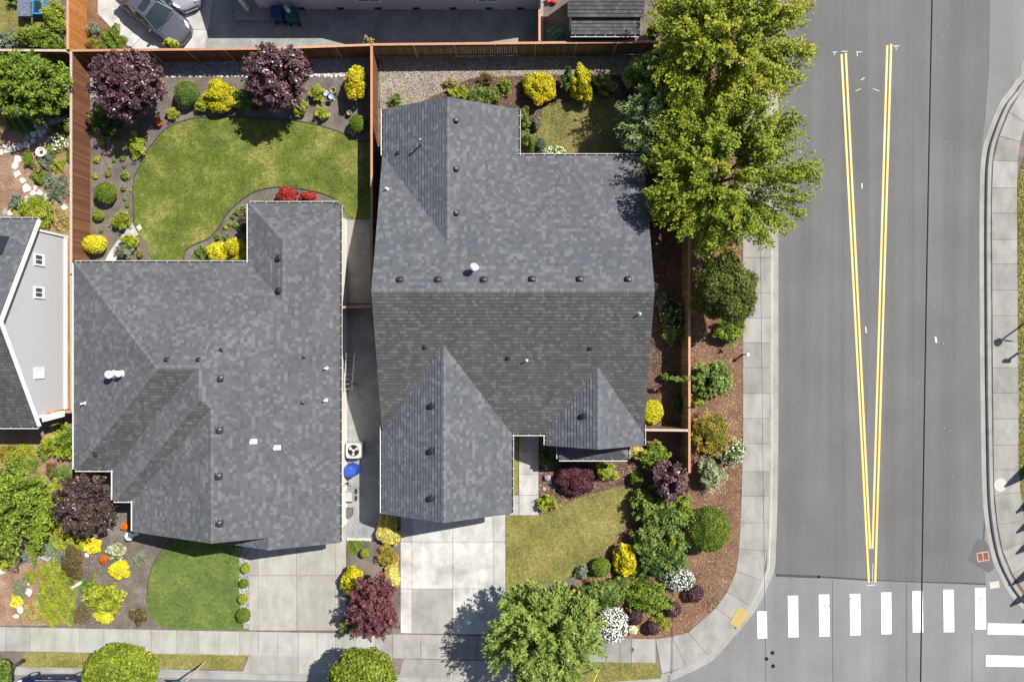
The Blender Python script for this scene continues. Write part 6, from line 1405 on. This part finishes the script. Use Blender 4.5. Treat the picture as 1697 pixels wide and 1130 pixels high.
# satellite dish
x, y, z = on_roof(WBH, 553, 856); E = empty('satellite_dish', (x, y, z), 'white satellite dish on the eave of the hipped house', 'satellite dish')
mb = MB(); n = 20; ax = Vector((-.42, .75, .55)).normalized(); u = Vector((.87, .5, 0)).normalized(); u = (u - ax * u.dot(ax)).normalized(); v = ax.cross(u)
rings = []
for r in (0.03, .14, .26, .36): rings.append([tuple(Vector((0, 0, .45)) + (u * math.cos(6.283 * k / n) * 1.1 + v * math.sin(6.283 * k / n)) * r + ax * (r * r * .5)) for k in range(n)])
for a, b_ in zip(rings[:-1], rings[1:]):
    for k in range(n): mb.poly([a[k], a[(k + 1) % n], b_[(k + 1) % n], b_[k]])
mb.poly(rings[0]); mb.build('dish', M['white_metal'], E, (x, y, z), world=False, smooth=True)
mb = MB(); mb.tube([(.12, .2, -.02), (.1, .12, .35), tuple(Vector((0, 0, .45)))], .025, 8); mb.build('mast', M['galv'], E, (x, y, z), world=False)
mb = MB(); e = Vector((0, 0, .45)) + ax * .5 ; mb.tube([(0, 0, .2), tuple(e)], .018, 6); mb.box(tuple(e), (.1, .12, .08)); mb.build('feed_arm', M['grey_metal'], E, (x, y, z), world=False)
# pots, birdbath, urn, planter
M['terracotta'] = plain('ochre_glaze', (0.36, 0.27, 0.13), 0.4); M['pale_blue'] = plain('pale_blue_glaze', (0.35, 0.45, 0.5), 0.3)
def pot(name, label, cat, px, py, r, h, m):
    x, y = at(px, py, h); mb = MB(); mb.lathe((0, 0, 0), [(r * .65, 0), (r * .95, h * .6), (r, h), (r * .8, h), (r * .78, h * .75)], 18, cap0=True); E = empty(name, (x, y, 0), label, cat); mb.build('bowl', M[m], E, (x, y, 0.008), world=False, smooth=False)
    mb = MB(); mb.lathe((0, 0, 0), [(r * .78, h * .74), (r * .1, h * .76)], 14); mb.build('earth', M['dark_mulch'], E, (x, y, 0.008), world=False)
pot('plant_pot', 'ochre glazed pot beside the pale blue birdbath', 'pot', 551, 150, .19, .55, 'terracotta'); pot('plant_pot', 'small ochre pot beside the round fresh green shrub', 'pot', 578, 187, .15, .35, 'terracotta'); pot('planter', 'round white planter with dry soil among garden mounds', 'planter', 66, 252, .3, .45, 'white')
def pedestal(name, label, cat, px, py, r, h, m):
    x, y = at(px, py, h); E = empty(name, (x, y, 0), label, cat); mb = MB(); mb.lathe((0, 0, 0), [(r * .5, 0), (r * .25, .08), (r * .18, h * .6), (r * .3, h * .9)], 16); mb.build('pedestal', M[m], E, (x, y, 0.008), world=False)
    mb = MB(); mb.lathe((0, 0, h * .88), [(r * .3, 0), (r, .1), (r, .13), (r * .88, .12), (r * .2, .05)], 22); mb.build('basin', M[m], E, (x, y, 0.008), world=False)
pedestal('birdbath', 'pale blue birdbath on bare soil beside an ochre pot', 'birdbath', 549, 161, .17, .5, 'pale_blue'); pedestal('birdbath', 'white stone birdbath beside the corner of the front gable', 'birdbath', 214, 888, .26, .6, 'white')
x, y = at(540, 155); mb = MB(); mb.lathe((0, 0, 0), [(.17, 0), (.19, .06), (.1, .04)], 16); o = mb.build('saucer', M['pale_blue'], None, (x, y, 0.01), world=False); tag(o, 'pale blue saucer on the soil next to the birdbath', 'saucer')
x, y = at(223, 885); mb = MB(); mb.box((0, 0, .05), (.5, .22, .1), .3); o = mb.build('splash_block', M['white'], None, (x, y, 0.008), world=False); tag(o, 'white splash block beside the birdbath at the front gable corner', 'splash block')
x, y = at(128, 968); mb = MB(); mb.box((0, 0, .06), (.75, .16, .14), .5); M['teal_pale'] = plain('pale_teal_paint', (0.5, 0.6, 0.58), 0.6); o = mb.build('garden_border_stone', M['teal_pale'], None, (x, y, 0.008), world=False); tag(o, 'pale teal block lying between heather and lime groundcover', 'garden block')
x, y = at(76, 924); mb = MB(); mb.tube([(-.45, -.1, .08), (-.25, .12, .12), (-.05, -.02, .1), (.15, -.12, .12), (.4, .1, .1)], [.1, .13, .11, .12, .06], 8); o = mb.build('driftwood', M['stone_grey'], None, (x, y, 0.0), world=False); tag(o, 'curved grey driftwood piece beside the succulent mat', 'driftwood')
# northern yard odds and ends
x, y = at(918, 59); mb = MB(); rr = random.Random(9); G = [[(-.55 + i * .22, -.55 + j * .22, .05 + rr.uniform(0, .35) * (1 - abs(i - 2.5) / 4) * (1 - abs(j - 2.5) / 4)) for j in range(6)] for i in range(6)]
for i in range(5):
    for j in range(5): mb.poly([G[i][j], G[i + 1][j], G[i + 1][j + 1], G[i][j + 1]])
M['tarp_green'] = plain('green_tarp', (0.07, 0.16, 0.12), 0.5, var=0.2); o = mb.build('tarp', M['tarp_green'], None, (x, y, 0.0), world=False); tag(o, 'crumpled green tarpaulin between the shed and the cedar fence', 'tarpaulin')
x, y = at(912, 2); mb = MB(); mb.box((0, 0, .25), (.5, .35, .08), .4); mb.tube([(-.3, 0, .2), (-.7, .3, .9)], .02, 6); mb.tube([(.2, -.1, .15), (.2, -.25, .15)], .16, 10); M['red_plastic'] = plain('red_metal', (0.45, 0.03, 0.03), 0.4); o = mb.build('barrow', M['red_plastic'], None, (x, y, 0.02), world=False); tag(o, 'small red garden barrow beside the cedar fence by the shed', 'barrow')
E, x, y = thing('patio_table', 'dark slate patio table on the neighbour lawn', 'table', 40, 8, 0.7); E.location.z = 0; WL[E.name] = Vector((x, y, 0))
mb = MB(); mb.box((0, 0, .72), (.8, 1.5, .05)); M['slate'] = plain('slate', (0.13, 0.15, 0.19), 0.4, var=0.3); mb.build('table_top', M['slate'], E, (x, y, 0.02), world=False)
for sx in (-.34, .34):
    for sy in (-.66, .66): mb = MB(); mb.box((sx, sy, .35), (.06, .06, .7)); mb.build('leg', M['black_metal'], E, (x, y, 0.02), world=False)
E, x, y = thing('water_tub', 'bright blue water tub beside the slate table', 'tub', 63, 12, 0.5); E.location.z = 0; WL[E.name] = Vector((x, y, 0))
M['tub_blue'] = plain('bright_blue_plastic', (0.02, 0.2, 0.48), 0.35); mb = MB(); mb.box((0, 0, .25), (.62, .85, .5)); mb.box((0, 0, .52), (.7, .95, .05)); mb.build('tub', M['tub_blue'], E, (x, y, 0.02), world=False); mb = MB(); mb.box((0, 0, .56), (.5, .7, .02)); mb.build('water', M['car_glass'], E, (x, y, 0.02), world=False)
# street furniture
E, x, y = thing('post_with_board', 'tan post carrying a teal board on the parking strip', 'post', 340, 1095)
M['tan'] = plain('tan_paint', (0.45, 0.34, 0.27), 0.5); M['teal'] = plain('teal_board', (0.06, 0.3, 0.28), 0.4)
mb = MB(); mb.tube([(x, y, 0), (x, y, 3.3)], .055, 10); mb.build('pole', M['tan'], E, (x, y, 0)); mb = MB(); mb.beam((x - .1, y - .3, 2.55), (x - .1, y + .25, 3.15), .9, .05); mb.build('board', M['teal'], E, (x, y, 2.7)); mb = MB(); mb.beam((x, y, 2.6), (x, y - .35, 2.6), .05, .05); mb.beam((x, y, 3.0), (x, y - .35, 3.0), .05, .05); mb.build('bracket', M['black_metal'], E, (x, y, 2.8))
E, x, y = thing('guy_wire', 'guy wire in a bright yellow sleeve on the grass strip', 'guy wire', 994, 1105)
d = Vector((-.285, .12, 1)); b0 = Vector((x, y, 0)); mb = MB(); mb.tube([b0, b0 + d * 7.6], .012, 6); mb.tube([b0 + d * 0.0, b0 + d * .7], .02, 6); mb.build('wire', M['galv'], E, (x, y, 0)); mb = MB(); mb.tube([b0 + d * .55, b0 + d * 3.0], .035, 8); M['yellow_plastic'] = plain('yellow_plastic', (0.75, 0.62, 0.03), 0.4); mb.build('sleeve', M['yellow_plastic'], E, (x, y, 0))
M['pole_wood'] = plain('pole_wood', (0.16, 0.11, 0.075), 0.9, var=0.25)
x, y = at(1231, 587); E = empty('marker_post', (x, y, 0), 'small white marker post at the inner edge of the pavement', 'marker post'); mb = MB(); mb.box((x, y, .4), (.09, .09, .8)); mb.build('post', M['white'], E, (x, y, 0)); mb = MB(); mb.box((x, y, .86), (.16, .16, .14)); mb.build('cap', M['white_metal'], E, (x, y, .8))
tx, ty = at(1652, 568); hh = 4.6; x, y = tx + .645 * hh, ty + .459 * hh; E = empty('street_lamp', (x, y, 0), 'street lamp beyond the pavement across the wide street', 'street lamp')
mb = MB(); mb.tube([(x, y, 0), (x, y, 4.4)], [.07, .05], 10); mb.build('pole', M['black_metal'], E, (x, y, 0)); mb = MB(); mb.lathe((x, y, 4.35), [(.05, 0), (.22, .12), (.24, .3), (.05, .45)], 14); mb.build('lantern', M['black_metal'], E, (x, y, 4.4)); mb = MB(); mb.beam((x, y, 4.2), (x + .7, y - .1, 4.25), .05, .05); mb.build('arm', M['black_metal'], E, (x, y, 4.2))
x, y = at(1686, 585); E = empty('mailbox', (x, y, 0), 'pale mailbox on a short post at the verge across the street', 'mailbox'); mb = MB(); mb.box((x, y, .5), (.1, .1, 1.0)); mb.build('post', M['tan'], E, (x, y, 0)); mb = MB(); mb.box((x, y, 1.1), (.42, .2, .16)); mb.tube([(x - .21, y, 1.18), (x + .21, y, 1.18)], .1, 12); mb.build('box', M['white_metal'], E, (x, y, 1.1))
# overhead cables between poles beyond the picture
def pole(x, y, h):
    E = empty('utility_pole', (x, y, 0), 'wooden utility pole carrying an overhead cable', 'utility pole', 'utility poles beyond the street'); mb = MB(); mb.tube([(x, y, -0.2), (x, y, h + .4)], [.17, .11], 10); mb.build('pole', M['pole_wood'], E, (x, y, 0)); mb = MB(); mb.beam((x - .7, y, h - .1), (x + .7, y, h - .1), .1, .12); mb.build('crossarm', M['pole_wood'], E, (x, y, h))
def cable(pxa, pxb, zm, sag, r, label):
    x0, x1 = at(pxa, 0, zm)[0], at(pxb, 1130, zm)[0]; y0 = at(0, 0, zm)[1]; mid, sl_ = (x0 + x1) / 2, (x1 - x0) / (2 * y0)
    xa, xb, ya, yb = mid - sl_ * 46, mid + sl_ * 46, 46.0, -46.0; pole(xa, ya, zm + sag); pole(xb, yb, zm + sag); pts = []
    for k in range(41):
        t = k / 40; pts.append((xa + (xb - xa) * t, ya + (yb - ya) * t, zm + sag - sag * 4 * t * (1 - t)))
    mb = MB(); mb.tube(pts, r, 6); tag(mb.build('overhead_cable', M['rubber'], None, (0, 0, 0)), label, 'cable')
cable(1543, 1524, 12.6, .5, .034, 'thick black overhead cable hanging above the wide street')
cable(1255, 1268, 9.0, .5, .009, 'thin grey overhead cable hanging above the pavement trees')
